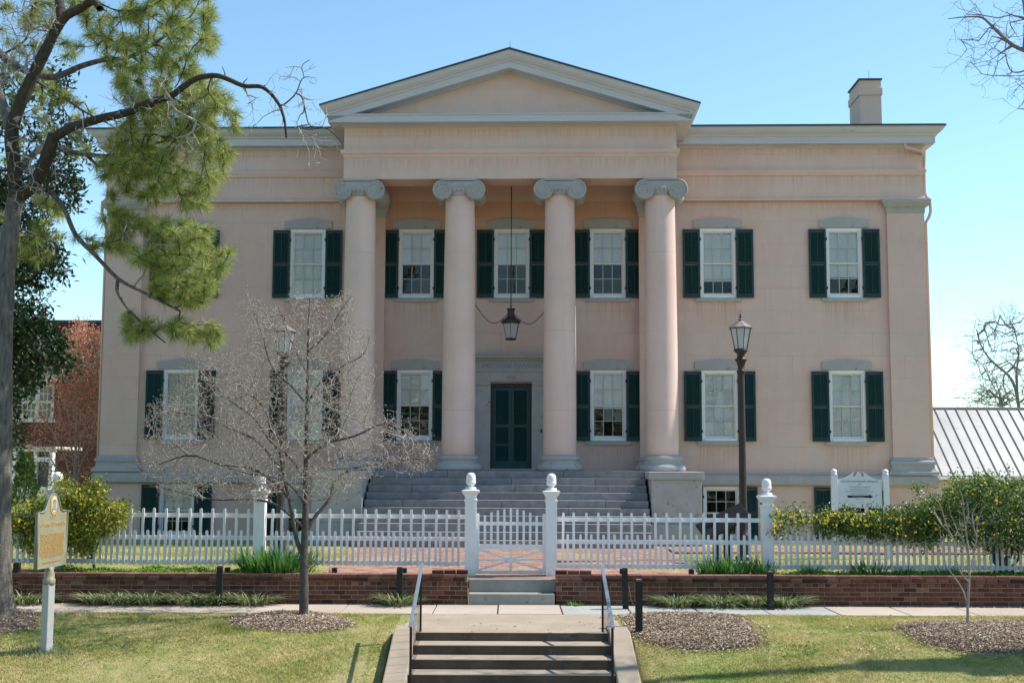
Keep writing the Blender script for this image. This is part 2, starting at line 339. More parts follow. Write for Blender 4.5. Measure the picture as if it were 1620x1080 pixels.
# sidewalk of separate slabs
walk = grid_sheet('sidewalk', [-60,-10,0,10,60], [20.31,21.5], lambda x,y: -.045, M['mortar'])
M['slab_tan'] = nmat('slab_tan', (.38,.31,.25), (.48,.40,.33), .9, .9, .3, .005, spots=((.36,.28,.21), 3, .63), bscale=50)
M['slab_grey'] = nmat('slab_grey', (.30,.30,.275), (.40,.395,.365), .9, .9, .3, .005, spots=((.33,.32,.28), 3, .65), bscale=50)
def slab(x0, x1, y0, y1, mat, z1=0, k=.012):
    b = MB(); b.box(x0+k, x1-k, y0+k, y1-k, -.09, z1+random.uniform(-.004,.004)); return b.build('slab', mat, walk, bevel=.006)
x = .84; sx = [x]
while x < 13: x += 1.13; sx.append(x)
for a, b_ in zip(sx, sx[1:]): slab(a, b_, 20.30-.006*a*0, 21.56-.01*a, M['slab_grey'] if a < 4.9 or a > 8 else M['slab_tan'])
x = -1.28; sx = [x]
while x > -13: x -= 1.52; sx.append(x)
for a, b_ in zip(sx[1:], sx): slab(a, b_, 20.34, 21.58, M['slab_tan'])
slab(-1.28, -.22, 20.28, 21.6, M['slab_tan']); slab(-.22, .84, 20.28, 21.6, M['slab_tan'])
land = MB(); land.prism([(-1.62,18.95),(-1.40,18.08),(1.42,18.08),(1.66,18.95),(1.60,20.27),(-1.52,20.27)], -.2, .0, 'z')
land.build('landing', M['concrete'], walk, bevel=.01)

# flight of steps down to the street
st = thing('street_stairs', 'flight of worn tan concrete steps going down from the sidewalk to the street', 'steps', (0.015,18.08,0))
for k in range(1, 13):
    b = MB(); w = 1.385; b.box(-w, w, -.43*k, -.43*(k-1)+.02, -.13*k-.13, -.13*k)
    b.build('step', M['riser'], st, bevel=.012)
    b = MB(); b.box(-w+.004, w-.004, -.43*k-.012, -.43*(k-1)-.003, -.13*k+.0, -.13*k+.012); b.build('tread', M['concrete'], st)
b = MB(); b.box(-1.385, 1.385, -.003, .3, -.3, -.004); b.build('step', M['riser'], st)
for s in (-1, 1):
    b = MB(); pr = [(.55,.03),(-.05,.03),(-.35,-.06)]; pr += [(-.35-.43*k, -.06-.13*k) for k in range(1, 12)]; pr += [(-5.1,-2.2),(.55,-2.2)]
    x0, x1 = (1.39, 1.70) if s > 0 else (-1.70, -1.39)
    b.prism(pr, x0, x1, 'x'); b.build('cheek_wall', M['concrete'], st, bevel=.02)
M['rail'] = nmat('rail_metal', (.15,.17,.20), (.20,.22,.26), 8, .35, .1, .002, spec=.6)
# hand rails
for s, lab in ((-1, 'black steel handrail on the left side of the street steps'), (1, 'black steel handrail on the right side of the street steps')):
    xx = 1.315*s+.01; h = thing('handrail', lab, 'handrail', (xx,18.15,0), 0, 'handrails of the street steps')
    zr_ = lambda y: .955-.335*(.1-y)
    b = MB(); b.bar((0,.1,zr_(.1)), (0,-1.85,zr_(-1.85)), .05, .022); b.build('top_rail', M['rail'], h, bevel=.004)
    for y in (0, -1.8):
        b = MB(); b.box(-.013,.013,y-.013,y+.013, -.13*max(0,math.ceil((-y-.07)/.43))-.01, zr_(y)-.018); b.build('post', M['black'], h)
    for q in range(1, 8):
        y = -.225*q
        if y < -1.72: continue
        b = MB(); b.bar((0,y,-.13*max(0,math.ceil((-y-.07)/.43))), (0,y,zr_(y)-.012), .007); b.build('baluster', M['black'], h)

# concrete steps up to the gate
g = thing('gate_steps', 'two grey concrete steps leading up to the white garden gate', 'steps', (.01,21.62,0))
b = MB(); b.box(-.74,.74,0,.5,-.05,.185); b.build('step', M['grey_concrete'], g, bevel=.012)
b = MB(); b.box(-.752,.772,.31,.46,.186,.407); b.build('step', M['grey_concrete'], g, bevel=.012)

# brick plaza and the side path behind the gate: bricks laid in running bond
def pavers(x0, x1, y0, y1, Lb=.205, Wb=.102):
    b = MB(); r = 0; y = y0
    while y < y1:
        x = x0-(Lb/2 if r % 2 else 0)
        while x < x1:
            a0, a1 = max(x, x0), min(x+Lb, x1)
            if a1-a0 > .03:
                z = gz(0, y+.05)+.012+random.uniform(-.003,.004); b.box(a0+.003, a1-.003, y+.003, min(y+Wb, y1)-.003, z-.03, z)
            x += Lb
        y += Wb; r += 1
    return b
plaza = grid_sheet('brick_path', [-3.5,0,3.55], [22.03,22.62,25,28.5,30.6], lambda x,y: gz(x,y)+.004, M['mortar'])
pavers(-3.45, 3.5, 22.03, 30.5).build('paving_bricks', M['paver'], plaza)['kind'] = 'stuff'
side = grid_sheet('side_path', [3.55,8,16], [27.3,28.9], lambda x,y: gz(x,y)+.03, M['mortar'])
pavers(3.56, 15, 27.4, 28.8).build('paving_bricks', M['paver'], side, (0,0,.028))['kind'] = 'stuff'

# ================================================================== THE MANSION
HX, HY0 = -.07, 32.0
H = thing('mansion', 'large pink stucco mansion with four tall ionic columns, grey cornice and dark green shutters', 'mansion', (HX, HY0, 0), R(-1.8))
def part(mb, name, mat, bevel=0, parent=None): return mb.build(name, M[mat], parent or H, bevel=bevel)
WX = 11.32
win = []   # (x, z0, kind)
for x in (-9.13,-5.68,-2.65,0,2.65,5.68,9.13): win.append((x, 6.985, 8.905))
for x in (-9.13,-5.68,-2.65,2.65,5.68,9.13): win.append((x, 3.065, 4.985))
holes = [(x-.47, x+.47, z0+.02, z1-.02) for x, z0, z1 in win]
holes.append((-.57, .57, 2.26, 4.62))
base_holes = [(x-.47, x+.47, .47, 1.80) for x in (-9.13,-5.68,5.68,9.13)]
def pierced(b, x0, x1, z0, z1, ya, yb, hl):
    """wall slab with real openings"""
    xs = sorted({x0, x1}|{v for h in hl for v in h[:2] if x0 < v < x1}); zs = sorted({z0, z1}|{v for h in hl for v in h[2:] if z0 < v < z1})
    idx = {}
    def vid(x, y, z):
        k = (round(x,4), round(y,4), round(z,4))
        if k not in idx: idx[k] = len(b.v); b.v.append((x,y,z))
        return idx[k]
    inside = lambda x, z: any(h[0] < x < h[1] and h[2] < z < h[3] for h in hl)
    for i in range(len(xs)-1):
        for j in range(len(zs)-1):
            cx, cz = (xs[i]+xs[i+1])/2, (zs[j]+zs[j+1])/2; a, c, d, e = xs[i], xs[i+1], zs[j], zs[j+1]
            if not inside(cx, cz):
                for y, fl in ((ya, 0), (yb, 1)):
                    f = [vid(a,y,d), vid(c,y,d), vid(c,y,e), vid(a,y,e)]
                    b.f.append(tuple(f[::-1] if fl else f)); b.sm.append(False)
    for h in hl:
        a, c, d, e = h
        for q in (((a,d),(a,e)), ((a,e),(c,e)), ((c,e),(c,d)), ((c,d),(a,d))):
            b.f.append((vid(q[0][0],ya,q[0][1]), vid(q[1][0],ya,q[1][1]), vid(q[1][0],yb,q[1][1]), vid(q[0][0],yb,q[0][1]))); b.sm.append(False)
    return b
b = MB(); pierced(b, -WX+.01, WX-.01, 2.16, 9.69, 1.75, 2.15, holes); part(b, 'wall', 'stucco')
b = MB(); pierced(b, -WX-.12, WX+.12, .1, 1.87, 1.68, 2.15, base_holes); part(b, 'basement_wall', 'stucco_plain')
b = MB()
for sx in (-1, 1): b.box(min(sx*WX, sx*(WX-.4)), max(sx*WX, sx*(WX-.4)), 2.152, 19, .1, 11.15)
b.box(-WX+.4, WX-.4, 18.6, 19, .1, 11.15); b.box(-WX+.4, WX-.4, 2.152, 18.6, 10.9, 11.1)
part(b, 'wall', 'stucco_plain')
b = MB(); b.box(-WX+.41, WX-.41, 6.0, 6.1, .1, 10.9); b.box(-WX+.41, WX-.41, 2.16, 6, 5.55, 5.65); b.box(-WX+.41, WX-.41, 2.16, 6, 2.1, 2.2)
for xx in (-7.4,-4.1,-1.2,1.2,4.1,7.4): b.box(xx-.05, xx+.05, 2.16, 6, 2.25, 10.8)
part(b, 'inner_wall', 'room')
# plinth, water table
b = MB()
for xa, xb in ((-WX-.2,-4.80),(4.80,WX+.2)): b.box(xa, xb, 1.55, 1.679, .1, .46)
part(b, 'plinth', 'stone', .01)
b = MB(); pth = [(-WX,1.65,-1,-1),(WX,1.65,1,-1),(WX,19,1,1)]
b.sweep([(-WX,19,-1,1)]+pth, [(0,1.872),(.1,1.872),(.145,1.9),(.145,2.10),(.125,2.13),(.10,2.155),(0,2.158)]); part(b, 'water_table', 'stone')
# joints of the water table blocks
for x in (-9.9,-7.4,-4.9-.3,6.9,9.6):
    b = MB(); b.box(x-.004, x+.004, 1.5035, 1.52, 1.90, 2.10); part(b, 'block_joint', 'maroon')
# entablature of the wings
for s in (-1, 1):
    lo, hi = (-WX, -4.353) if s < 0 else (4.353, WX)
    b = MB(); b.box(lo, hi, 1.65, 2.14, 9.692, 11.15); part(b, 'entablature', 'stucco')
    e = -1 if s < 0 else 1
    path = [(s*4.36,1.65,0,-1),(s*WX,1.65,s,-1),(s*WX,19,s,0)]
    b = MB(); b.sweep(path, [(0,10.36),(.03,10.37),(.05,10.42),(.075,10.47),(.075,10.51),(0,10.53)]); part(b, 'architrave_moulding', 'stucco_plain')
    b = MB(); b.sweep(path, [(0,9.66),(.04,9.67),(.04,9.73),(.02,9.75),(0,9.76)]); part(b, 'ledge', 'stucco_plain')
    prof = [(0,11.13),(.05,11.15),(.06,11.195),(.27,11.2),(.275,11.385),(.31,11.40),(.325,11.44),(.38,11.475),(.44,11.53),(.475,11.60),(.50,11.61),(.50,11.625),(0,11.66)]
    b = MB(); b.sweep(path, prof); part(b, 'cornice', 'trim')
    b = MB(); b.sweep(path, [(.0,11.662),(.515,11.627),(.52,11.66),(0,11.70)]); part(b, 'roof_edge', 'roof')
    # corner pilaster
    x0, x1 = sorted((s*10.30, s*WX))
    b = MB(); b.box(x0, x1, 1.65, 1.749, 2.6, 9.32); part(b, 'pilaster', 'stucco'); pl = H.children[-1] if 0 else None
    for nm, prof2 in (('pilaster_capital', [(0,9.31),(.015,9.312),(.02,9.44),(.06,9.47),(.10,9.50),(.10,9.54),(.13,9.57),(.15,9.62),(.155,9.67),(0,9.69)]),
                      ('pilaster_base', [(0,2.16),(.14,2.165),(.16,2.20),(.15,2.25),(.10,2.29),(.065,2.35),(.06,2.44),(.09,2.45),(.10,2.49),(.09,2.53),(.04,2.56),(.03,2.61),(0,2.63)])):
        b = MB(); b.sweep([(s*10.30,1.749,-s,0),(s*10.30,1.65,-s,-1),(s*WX,1.65,s,-1),(s*WX,2.6,s,0)], prof2); part(b, nm, 'stone')
# roof of the main block
b = MB(); e = WX+.5
b.add([(-e,1.15,11.68),(e,1.15,11.68),(e,19.5,11.68),(-e,19.5,11.68),(-6,10.3,12.7),(6,10.3,12.7)], [(0,1,5,4),(1,2,5),(2,3,4,5),(3,0,4)]); part(b, 'roof', 'roof')
# ---- portico
PX = 4.35
b = MB(); b.box(-PX, PX, -.42, .42, 9.822, 10.40); part(b, 'architrave', 'stucco')
for s in (-1, 1):
    b = MB(); x0, x1 = sorted((s*3.52, s*PX)); b.box(x0, x1, .421, 1.748, 9.822, 10.40); part(b, 'architrave', 'stucco_plain')
b = MB(); b.box(-3.518, 3.518, .42, 1.748, 10.2, 10.3); part(b, 'ceiling', 'stucco_plain')
b = MB(); b.box(-4.35, 4.35, 1.749, 2.15, 9.692, 10.7); part(b, 'wall', 'stucco_plain')
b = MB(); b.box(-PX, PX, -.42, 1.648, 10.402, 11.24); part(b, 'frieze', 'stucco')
pp = [(-PX,1.65,-1,0),(-PX,-.42,-1,-1),(PX,-.42,1,-1),(PX,1.65,1,0)]
b = MB(); b.sweep(pp, [(-.01,10.39),(.02,10.40),(.03,10.46),(.07,10.50),(.085,10.56),(.085,10.59),(0,10.61)]); part(b, 'architrave_moulding', 'stucco_plain')
b = MB(); b.sweep([(-PX,-.42,-1,-1),(PX,-.42,1,-1)], [(0,11.20),(.05,11.205),(.06,11.243),(.37,11.245),(.37,11.41),(.40,11.43),(.40,11.46),(.0,11.52)]); part(b, 'horizontal_cornice', 'trim')
for s in (-1, 1):
    b = MB(); b.sweep([(s*PX,-.42,s,-1),(s*PX,1.2,s,0)], [(0,11.20),(.05,11.205),(.06,11.243),(.369,11.245),(.369,11.41),(0,11.41)]); part(b, 'soffit', 'trim')
ZA, SL = 13.13, .298     # apex height of the raking cornice top, slope
b = MB(); b.prism([(-PX-.02, ZA-.5-SL*PX), (PX+.02, ZA-.5-SL*PX), (0, ZA-.44)], -.42, -.3); part(b, 'tympanum', 'stucco')
rp = [(0,-.50),(.05,-.49),(.06,-.455),(.37,-.45),(.37,-.285),(.40,-.27),(.41,-.235),(.46,-.20),(.51,-.14),(.545,-.06),(.56,-.05),(.56,-.03),(0,-.03)]
for s in (-1, 1):
    b = MB(); m_ = len(rp)
    A = [(0, -.42-o, ZA+h) for o, h in rp]; B = [(s*(PX+o), -.42-o, ZA-SL*(PX+o)+h) for o, h in rp]; D = [(s*(PX+o), 7.0, ZA-SL*(PX+o)+h) for o, h in rp]
    b.add(A+B+D, [(i, (i+1)%m_, m_+(i+1)%m_, m_+i) for i in range(m_)]+[(m_+i, m_+(i+1)%m_, 2*m_+(i+1)%m_, 2*m_+i) for i in range(m_)]+[tuple(range(m_)), tuple(2*m_+i for i in range(m_))])
    part(b, 'raking_cornice', 'trim')
    b = MB(); xo = PX+.575; b.add([(0,-1.0,ZA-.025),(s*xo,-1.0,ZA-SL*xo-.025),(s*xo,8.0,ZA-SL*xo-.025),(0,8,ZA-.025),(0,-1.0,ZA+.025),(s*xo,-1.0,ZA-SL*xo+.012),(s*xo,8.0,ZA-SL*xo+.012),(0,8,ZA+.025)],
        [(0,3,2,1),(4,5,6,7),(0,1,5,4),(1,2,6,5),(2,3,7,6),(3,0,4,7)]); part(b, 'portico_roof', 'roof')
b = MB(); b.box(-PX+.02, PX-.02, -.295, 7.9, 11.24, 11.5); b.prism([(-PX-.3,11.50),(PX+.3,11.50),(0,ZA-.06)], 7.7, 7.9); part(b, 'attic', 'stucco_plain')
b = MB(); b.tube([(0.02,-.95,ZA),(0.02,-.95,ZA+.2)], .007, 5); part(b, 'lightning_rod', 'black')
# columns: shaft > capital, base
def column(x):
    sh = [(.425,2.655)]+[(.43-.0*t+(-.045)*max(0,(t-.25)/.75)**1.3, 2.66+t*(9.40-2.66)) for t in np.linspace(0, 1, 14)]+[(.395,9.44)]
    b = MB(); b.lathe((x,0,0), sh, 40); c = part(b, 'column', 'shaft')
    b = MB(); b.lathe((x,0,0), [(.585,2.252),(.61,2.28),(.615,2.33),(.60,2.38),(.565,2.405),(.56,2.42),(.52,2.43),(.495,2.47),(.49,2.515),(.505,2.525),(.515,2.53),(.525,2.55),(.53,2.58),(.52,2.61),(.495,2.63),(.47,2.635),(.465,2.652),(.44,2.656)], 40)
    part(b, 'base', 'stone', parent=c)
    b = MB(); b.box(x-.44, x+.44, -.45, .45, 9.77, 9.818)
    b.lathe((x,0,0), [(.40,9.38),(.415,9.40),(.41,9.42),(.40,9.43),(.46,9.48),(.50,9.54),(.50,9.60),(.42,9.62)], 32)
    for yf in (-1, 1):
        y0, y1 = sorted((yf*.455, yf*.40)); b.box(x-.44, x+.44, y0, y1, 9.60, 9.745)
    b.box(x-.46, x+.46, -.40, .40, 9.60, 9.768)
    for s in (-1, 1):
        cx, cz = x+s*.43, 9.515
        prof = [(-.46,.05),(-.46,.245),(-.43,.252),(-.40,.245),(-.25,.20),(-.06,.185),(-.055,.2),(.055,.2),(.06,.185),(.25,.20),(.40,.245),(.43,.252),(.46,.245),(.46,.05)]
        n = 28; vs = [(cx+r*math.cos(2*math.pi*k/n), y, cz+r*math.sin(2*math.pi*k/n)) for y, r in prof for k in range(n)]; mm = len(prof)
        b.add(vs, [(j*n+i, j*n+(i+1)%n, (j+1)*n+(i+1)%n, (j+1)*n+i) for j in range(mm-1) for i in range(n)]+[tuple(range(n)), tuple((mm-1)*n+i for i in range(n))])
        for yf in (-1, 1):
            pts = []; rr = []
            for t in np.linspace(0, 1, 60):
                a = math.pi/2-s*t*2*math.pi*2.6*-1 if 0 else math.pi/2+s*(-1)*t*0
                ang = math.pi/2 - s*(-1)*0 - s*t*2*math.pi*2.6
                r = .232*(1-t)**1.15+.03; pts.append((cx+r*math.cos(ang), yf*.462, cz+r*math.sin(ang))); rr.append(.017*(1-t)+.009)
            b.tube(pts, rr, 6)
            b.lathe((0,0,0), [(.0001,0)], 3) if 0 else None
    for k in range(7):
        a = math.pi*(-.5)+(k-3)*.2
        b.cbox((x+.49*math.cos(a), .49*math.sin(a), 9.535), (.045,.05,.085), Matrix.Rotation(a+math.pi/2, 3, 'Z'))
    part(b, 'capital', 'stone', parent=c)
    return c
for x in (-3.945,-1.315,1.315,3.945): column(x)
# antae on the wall behind the end columns
for s in (-1, 1):
    b = MB(); x0, x1 = sorted((s*3.50, s*4.35)); b.box(x0, x1, 1.58, 1.749, 2.25, 9.20); part(b, 'anta', 'stucco')
    pth = [(s*3.50,1.749,-s,0),(s*3.50,1.58,-s,-1),(s*4.35,1.58,s,-1),(s*4.35,1.749,s,0)]
    b = MB(); b.sweep(pth, [(0,9.20),(.02,9.21),(.02,9.32),(.05,9.36),(.07,9.42),(.07,9.48),(.11,9.55),(.13,9.66),(.13,9.72),(.05,9.74),(.05,9.81),(0,9.815)]); part(b, 'anta_capital', 'stone')
    b = MB(); b.sweep(pth, [(0,2.252),(.12,2.255),(.14,2.29),(.13,2.34),(.06,2.40),(.05,2.50),(.08,2.52),(.09,2.56),(.07,2.60),(.02,2.63),(0,2.65)]); part(b, 'anta_base', 'stone')
# platform, pedestals
b = MB(); b.box(-3.42, 3.42, -.40, 1.749, .2, 2.24); part(b, 'platform', 'stone')
for s in (-1, 1):
    x0, x1 = sorted((s*3.50, s*4.71)); b = MB(); b.box(x0, x1, -2.06, 1.66, 1.0, 2.06)
    c = part(b, 'pedestal', 'stone', .01)
    b = MB(); b.box(x0-.055, x1+.055, -2.12, 1.50, 2.062, 2.246); part(b, 'pedestal_cap', 'stone', .012)
    b = MB(); b.box(x0-.05, x1+.05, -2.12, 1.54, .2, .998); part(b, 'pedestal_base', 'stone', .01)
# granite steps of the portico: rows of long stones
for k in range(10):
    z0 = .5+.175*k; y0 = -3.45+.3*k; xs_ = [-3.44]; 
    cuts = [(-1.6,1.2),(-2.3,.35,2.4),(-.9,1.9),(-2.0,.1,2.2),(-1.2,1.5),(-2.5,-.1,2.4),(-1.0,.9),(-2.35,.2,2.5),(-.9,.1,2.2),(-2.2,-1.52,1.40)][k]
    xs_ += list(cuts)+[3.44]
    for a, c in zip(xs_, xs_[1:]):
        b = MB(); d = random.uniform(-.006,.006); b.box(a+.004, c-.004, y0+d, y0+(.72 if k < 9 else .8), z0-(.0 if k else .2)+.003, z0+.175+random.uniform(-.003,.002)); part(b, 'step_stone', 'step_stone', .008)
# chimney
cx0, cx1 = 10.12, 10.74
b = MB(); b.box(cx0, cx1, 3.5, 4.75, 11.6, 13.64); c = part(b, 'chimney', 'stucco_plain')
b = MB(); b.box(cx0-.035, cx1+.035, 3.465, 4.785, 13.19, 13.41); part(b, 'chimney_band', 'stucco_plain', .01, parent=c)
b = MB(); b.box(cx0-.04, cx1+.03, 3.46, 4.79, 13.642, 13.69); part(b, 'chimney_cap', 'roof', parent=c)
b = MB(); b.tube([(10.42,3.6,13.6),(10.42,3.6,13.95)], .006, 5); part(b, 'lightning_rod', 'black', parent=c)
# downpipe at the right corner, bent round the pilaster capital
b = MB(); X = WX+.06
b.tube([(WX-.55,1.42,11.19),(WX-.5,1.42,11.08),(WX-.2,1.45,11.02),(WX+.02,1.56,10.98),(X,1.70,10.85),(X,1.75,10.6),(X,1.75,9.9),(X+.04,1.75,9.78),(X+.14,1.75,9.70),(X+.15,1.75,9.38),(X+.1,1.75,9.22),(X,1.75,9.05),(X,1.75,2.3)], .045, 8); part(b, 'downpipe', 'stucco_plain')
b = MB(); X = -WX-.06
b.tube([(X,1.75,11.1),(X,1.75,9.9),(X-.04,1.75,9.78),(X-.14,1.75,9.70),(X-.15,1.75,9.38),(X-.1,1.75,9.22),(X,1.75,9.05),(X,1.75,2.3)], .045, 8); part(b, 'downpipe', 'stucco_plain')
# ---- windows
def lintel_mesh(w=.665, h=.215, rise=.075):
    b = MB(); b.prism([(-w,0),(w,0),(w,h),(w*.72,h+.01),(w*.35,h+rise*.72),(0,h+rise),(-w*.35,h+rise*.72),(-w*.72,h+.01),(-w,h)], -.045, .06); return b.mesh('lintel', M['stone'])
LINT = lintel_mesh()
sb = MB(); sb.box(-.62,.62,-.05,.08,-.115,-.004); SILL = sb.mesh('sill', M['stone'])
def frame_meshes(w, h, rows):
    """casing, two sashes; origin bottom centre, wall face at y=0"""
    c = MB(); c.box(-w,-w+.065,-.012,.12,0,h); c.box(w-.065,w,-.012,.12,0,h); c.box(-w+.066,w-.066,-.012,.12,h-.08,h); c.box(-w+.066,w-.066,-.025,.12,0,.06)
    iw, z0, z1 = w-.066, .061, h-.081; zm = (z0+z1)/2
    panes = []; s = MB(); mt = MB()
    for k, (a, bb, yy) in enumerate(((z0, zm+.02, .065), (zm-.02, z1, .03))):
        st_ = .035; s.box(-iw,-iw+st_,yy,yy+.03,a,bb); s.box(iw-st_,iw,yy,yy+.03,a,bb); bl = .07 if k == 0 else .035
        s.box(-iw+st_,iw-st_,yy,yy+.03,a,a+bl); s.box(-iw+st_,iw-st_,yy,yy+.03,bb-.035,bb)
        x0, x1, y0_, y1_ = -iw+st_, iw-st_, a+bl, bb-.035; nr = rows
        for i in (1, 2): xx = x0+(x1-x0)*i/3; mt.box(xx-.009,xx+.009,yy+.004,yy+.026,y0_,y1_)
        for j in range(1, nr): zz = y0_+(y1_-y0_)*j/nr; mt.box(x0,x1,yy+.002,yy+.024,zz-.009,zz+.009)
        for i in range(3):
            for j in range(nr): panes.append((x0+(x1-x0)*(i+.5)/3, yy+.014, y0_+(y1_-y0_)*(j+.5)/nr, (x1-x0)/3-.012, (y1_-y0_)/nr-.012))
    return c.mesh('casing', M['white']), s.mesh('sash', M['sash']), mt.mesh('muntins', M['muntin']), panes, (iw, z0, z1)
FM = {'tall': frame_meshes(.485, 1.92, 2), 'low': frame_meshes(.485, 1.40, 2)}
PANE = {}
def pane_mesh(w, h):
    k = (round(w,3), round(h,3))
    if k not in PANE:
        b = MB(); b.add([(-w/2,0,-h/2),(w/2,0,-h/2),(w/2,0,h/2),(-w/2,0,h/2)], [(0,1,2,3)]); PANE[k] = b.mesh('pane', M['glass'])
    return PANE[k]
def shutter_meshes(h):
    w = .235; b = MB(); t = .035
    b.box(-w,-w+.058,0,t,0,h); b.box(w-.058,w,0,t,0,h); b.box(-w+.058,w-.058,0,t,h-.06,h); b.box(-w+.058,w-.058,0,t,0,.11)
    zm = .505*h; b.box(-w+.058,w-.058,0,t,zm-.035,zm+.035)
    fr = b.mesh('shutter', M['green']); s = MB(); M4 = Matrix.Rotation(R(52), 3, 'X')
    for a, c in ((.11, zm-.035), (zm+.035, h-.06)):
        z = a+.02
        while z < c-.012: s.cbox((0,.018,z), (2*(w-.058),.045,.007), M4); z += .036
    s.box(-.008,.008,-.006,.006,.13,zm-.06); s.box(-.008,.008,-.006,.006,zm+.06,h-.09)
    hg = MB()
    for z in (.27*1, h-.27): hg.box(-.03,.03,-.008,.028,z-.035,z+.035)
    return fr, s.mesh('slats', M['green_in']), hg.mesh('hinge', M['black'])
SH = {'tall': shutter_meshes(1.90), 'low': shutter_meshes(1.40)}
def window(x, z0, blind, kind='tall', yw=1.75, lint=True, shut=(1,1), bm='blind'):
    cs, ss, mt, panes, (iw, za, zb) = FM[kind]
    w = link('window', cs, H, (x, yw, z0)); link('sash', ss, w); link('muntins', mt, w)
    for px_, py_, pz_, pw, ph in panes:
        o = link('pane', pane_mesh(pw, ph), w, (px_, py_, pz_)); o.rotation_euler = (R(random.gauss(0,.9)), 0, R(random.gauss(0,.9)))
    if blind > 0:
        b = MB(); zb0 = zb-(zb-za)*blind; b.box(-iw, iw, .125, .132, zb0, zb); b.build('blind', M[bm], w)
        if blind < .99: b = MB(); b.box(-iw, iw, .12, .138, zb0-.025, zb0); b.build('blind_hem', M[bm], w)
    if lint: link('lintel', LINT, w, (0,0,(1.92 if kind == 'tall' else 1.4)+.02)); link('sill', SILL, w)
    fr, sl_, hg = SH[kind]
    for s, on in zip((-1, 1), shut):
        if not on: continue
        sx_ = x+s*(.485+.235+.012)
        o = link('shutter', fr, H, (sx_, yw-.075+random.uniform(-.004,.006), z0-.008), R(random.uniform(-1.2,1.2)))
        q = link('slats', sl_, o); q['kind'] = 'stuff'; link('hinge', hg, o, (-s*.235,0,0))
    return w
up = [1,1,.5,.5,.5,.76,.70]; lo = [1,1,.5,.53,1,1]
for (x, z0, z1), bl in zip(win, up+lo): window(x, z0, bl)
for x, bl in ((-9.13,.55),(-5.68,.55),(5.68,0),(9.13,0)): window(x, .44, bl, 'low', 1.68, False)
# ---- front door and its stone surround
D = part(MB().box(-.56,-.50,1.70,1.9,2.26,4.60).box(.50,.56,1.70,1.9,2.26,4.60).box(-.50,.50,1.70,1.9,4.53,4.60), 'door_frame', 'maroon')
for s in (-1, 1):
    b = MB(); x0 = -.495 if s < 0 else .005; x1 = x0+.49; w2 = .07
    b.box(x0,x0+w2,1.74,1.78,2.30,4.52); b.box(x1-w2,x1,1.74,1.78,2.30,4.52); b.box(x0+w2,x1-w2,1.74,1.78,4.43,4.52); b.box(x0+w2,x1-w2,1.74,1.78,3.42,3.50); b.box(x0+w2,x1-w2,1.74,1.78,2.30,2.50)
    if s < 0: b.box(x0+w2,x1-w2,1.74,1.78,2.92,2.97)
    dl = part(b, 'door_leaf', 'green_door')
    q = MB(); z = 2.52; M4 = Matrix.Rotation(R(50), 3, 'X')
    while z < 4.42:
        if not (3.40 < z < 3.52) and not (s < 0 and 2.90 < z < 2.99): q.cbox((x0+.245,1.765,z), (.35,.04,.006), M4)
        z += .036
    q = part(q, 'slats', 'green_door' if s < 0 else 'green_in', parent=dl); q['kind'] = 'stuff'
b = MB(); b.box(-.5,.5,1.80,1.84,2.26,4.55); part(b, 'inner_door', 'black', parent=D)
for s in (-1, 1):
    x0, x1 = sorted((s*.565, s*1.02)); b = MB(); b.box(x0, x1, 1.62, 1.749, 2.25, 4.56); c = part(b, 'door_pilaster', 'stone')
    b = MB(); b.box(x0-(.03 if s > 0 else .05)*0-.0, x1, 1.585, 1.749, 4.562, 4.66); part(b, 'door_pilaster_cap', 'stone', .01, parent=c)
b = MB(); b.box(-1.04,1.04,1.605,1.749,4.662,4.92); b.box(-1.04,1.04,1.585,1.749,4.922,4.975); part(b, 'door_architrave', 'stone', .006)
b = MB(); b.box(-1.04,1.04,1.61,1.749,4.977,5.225); part(b, 'door_frieze', 'stone')
b = MB(); b.sweep([(-1.04,1.61,-1,-1),(1.04,1.61,1,-1)], [(-.1,5.227),(.05,5.23),(.07,5.28),(.16,5.30),(.16,5.35),(.19,5.38),(.20,5.42),(-.1,5.45)]); part(b, 'door_cornice', 'stone')
def text(name, s, size, loc, rot, mat, parent=None, ext=.002, align='CENTER', wx=1):
    cu = bpy.data.curves.new(name, 'FONT'); cu.body = s; cu.size = size; cu.align_x = align; cu.extrude = ext; cu.resolution_u = 2
    t = bpy.data.objects.new(name, cu); C.objects.link(t); bpy.context.view_layer.update()
    me = bpy.data.meshes.new_from_object(t.evaluated_get(bpy.context.evaluated_depsgraph_get())); bpy.data.objects.remove(t)
    me.materials.clear(); me.materials.append(mat); o = link(name, me, parent, loc); o.rotation_euler = rot; o.scale = (wx,1,1); return o
M['carve'] = nmat('carved_letters', (.21,.205,.20), (.25,.245,.24), 5, .9, 0)
text('inscription', 'EXECUTIVE MANSION', .17, (0,1.606,5.04), (R(90),0,0), M['carve'], H, wx=.95)
text('date', '1838', .15, (-.02,1.601,4.72), (R(90),0,0), M['carve'], H)
b = MB(); b.box(.80,.85,1.60,1.62,3.28,3.36); part(b, 'door_bell', 'black')
b = MB(); b.box(-1.0,1.0,1.3,1.62,2.25,2.30); part(b, 'threshold', 'stone', .008)
# white strip added as the sunlit edge of the left pedestal
b = MB(); b.tube([(-3.47,-2.15,.5),(-3.47,-2.15,1.6)], .02, 6); part(b, 'drain_pipe', 'white')  # added strip for the sunlit pedestal edge, not a pipe

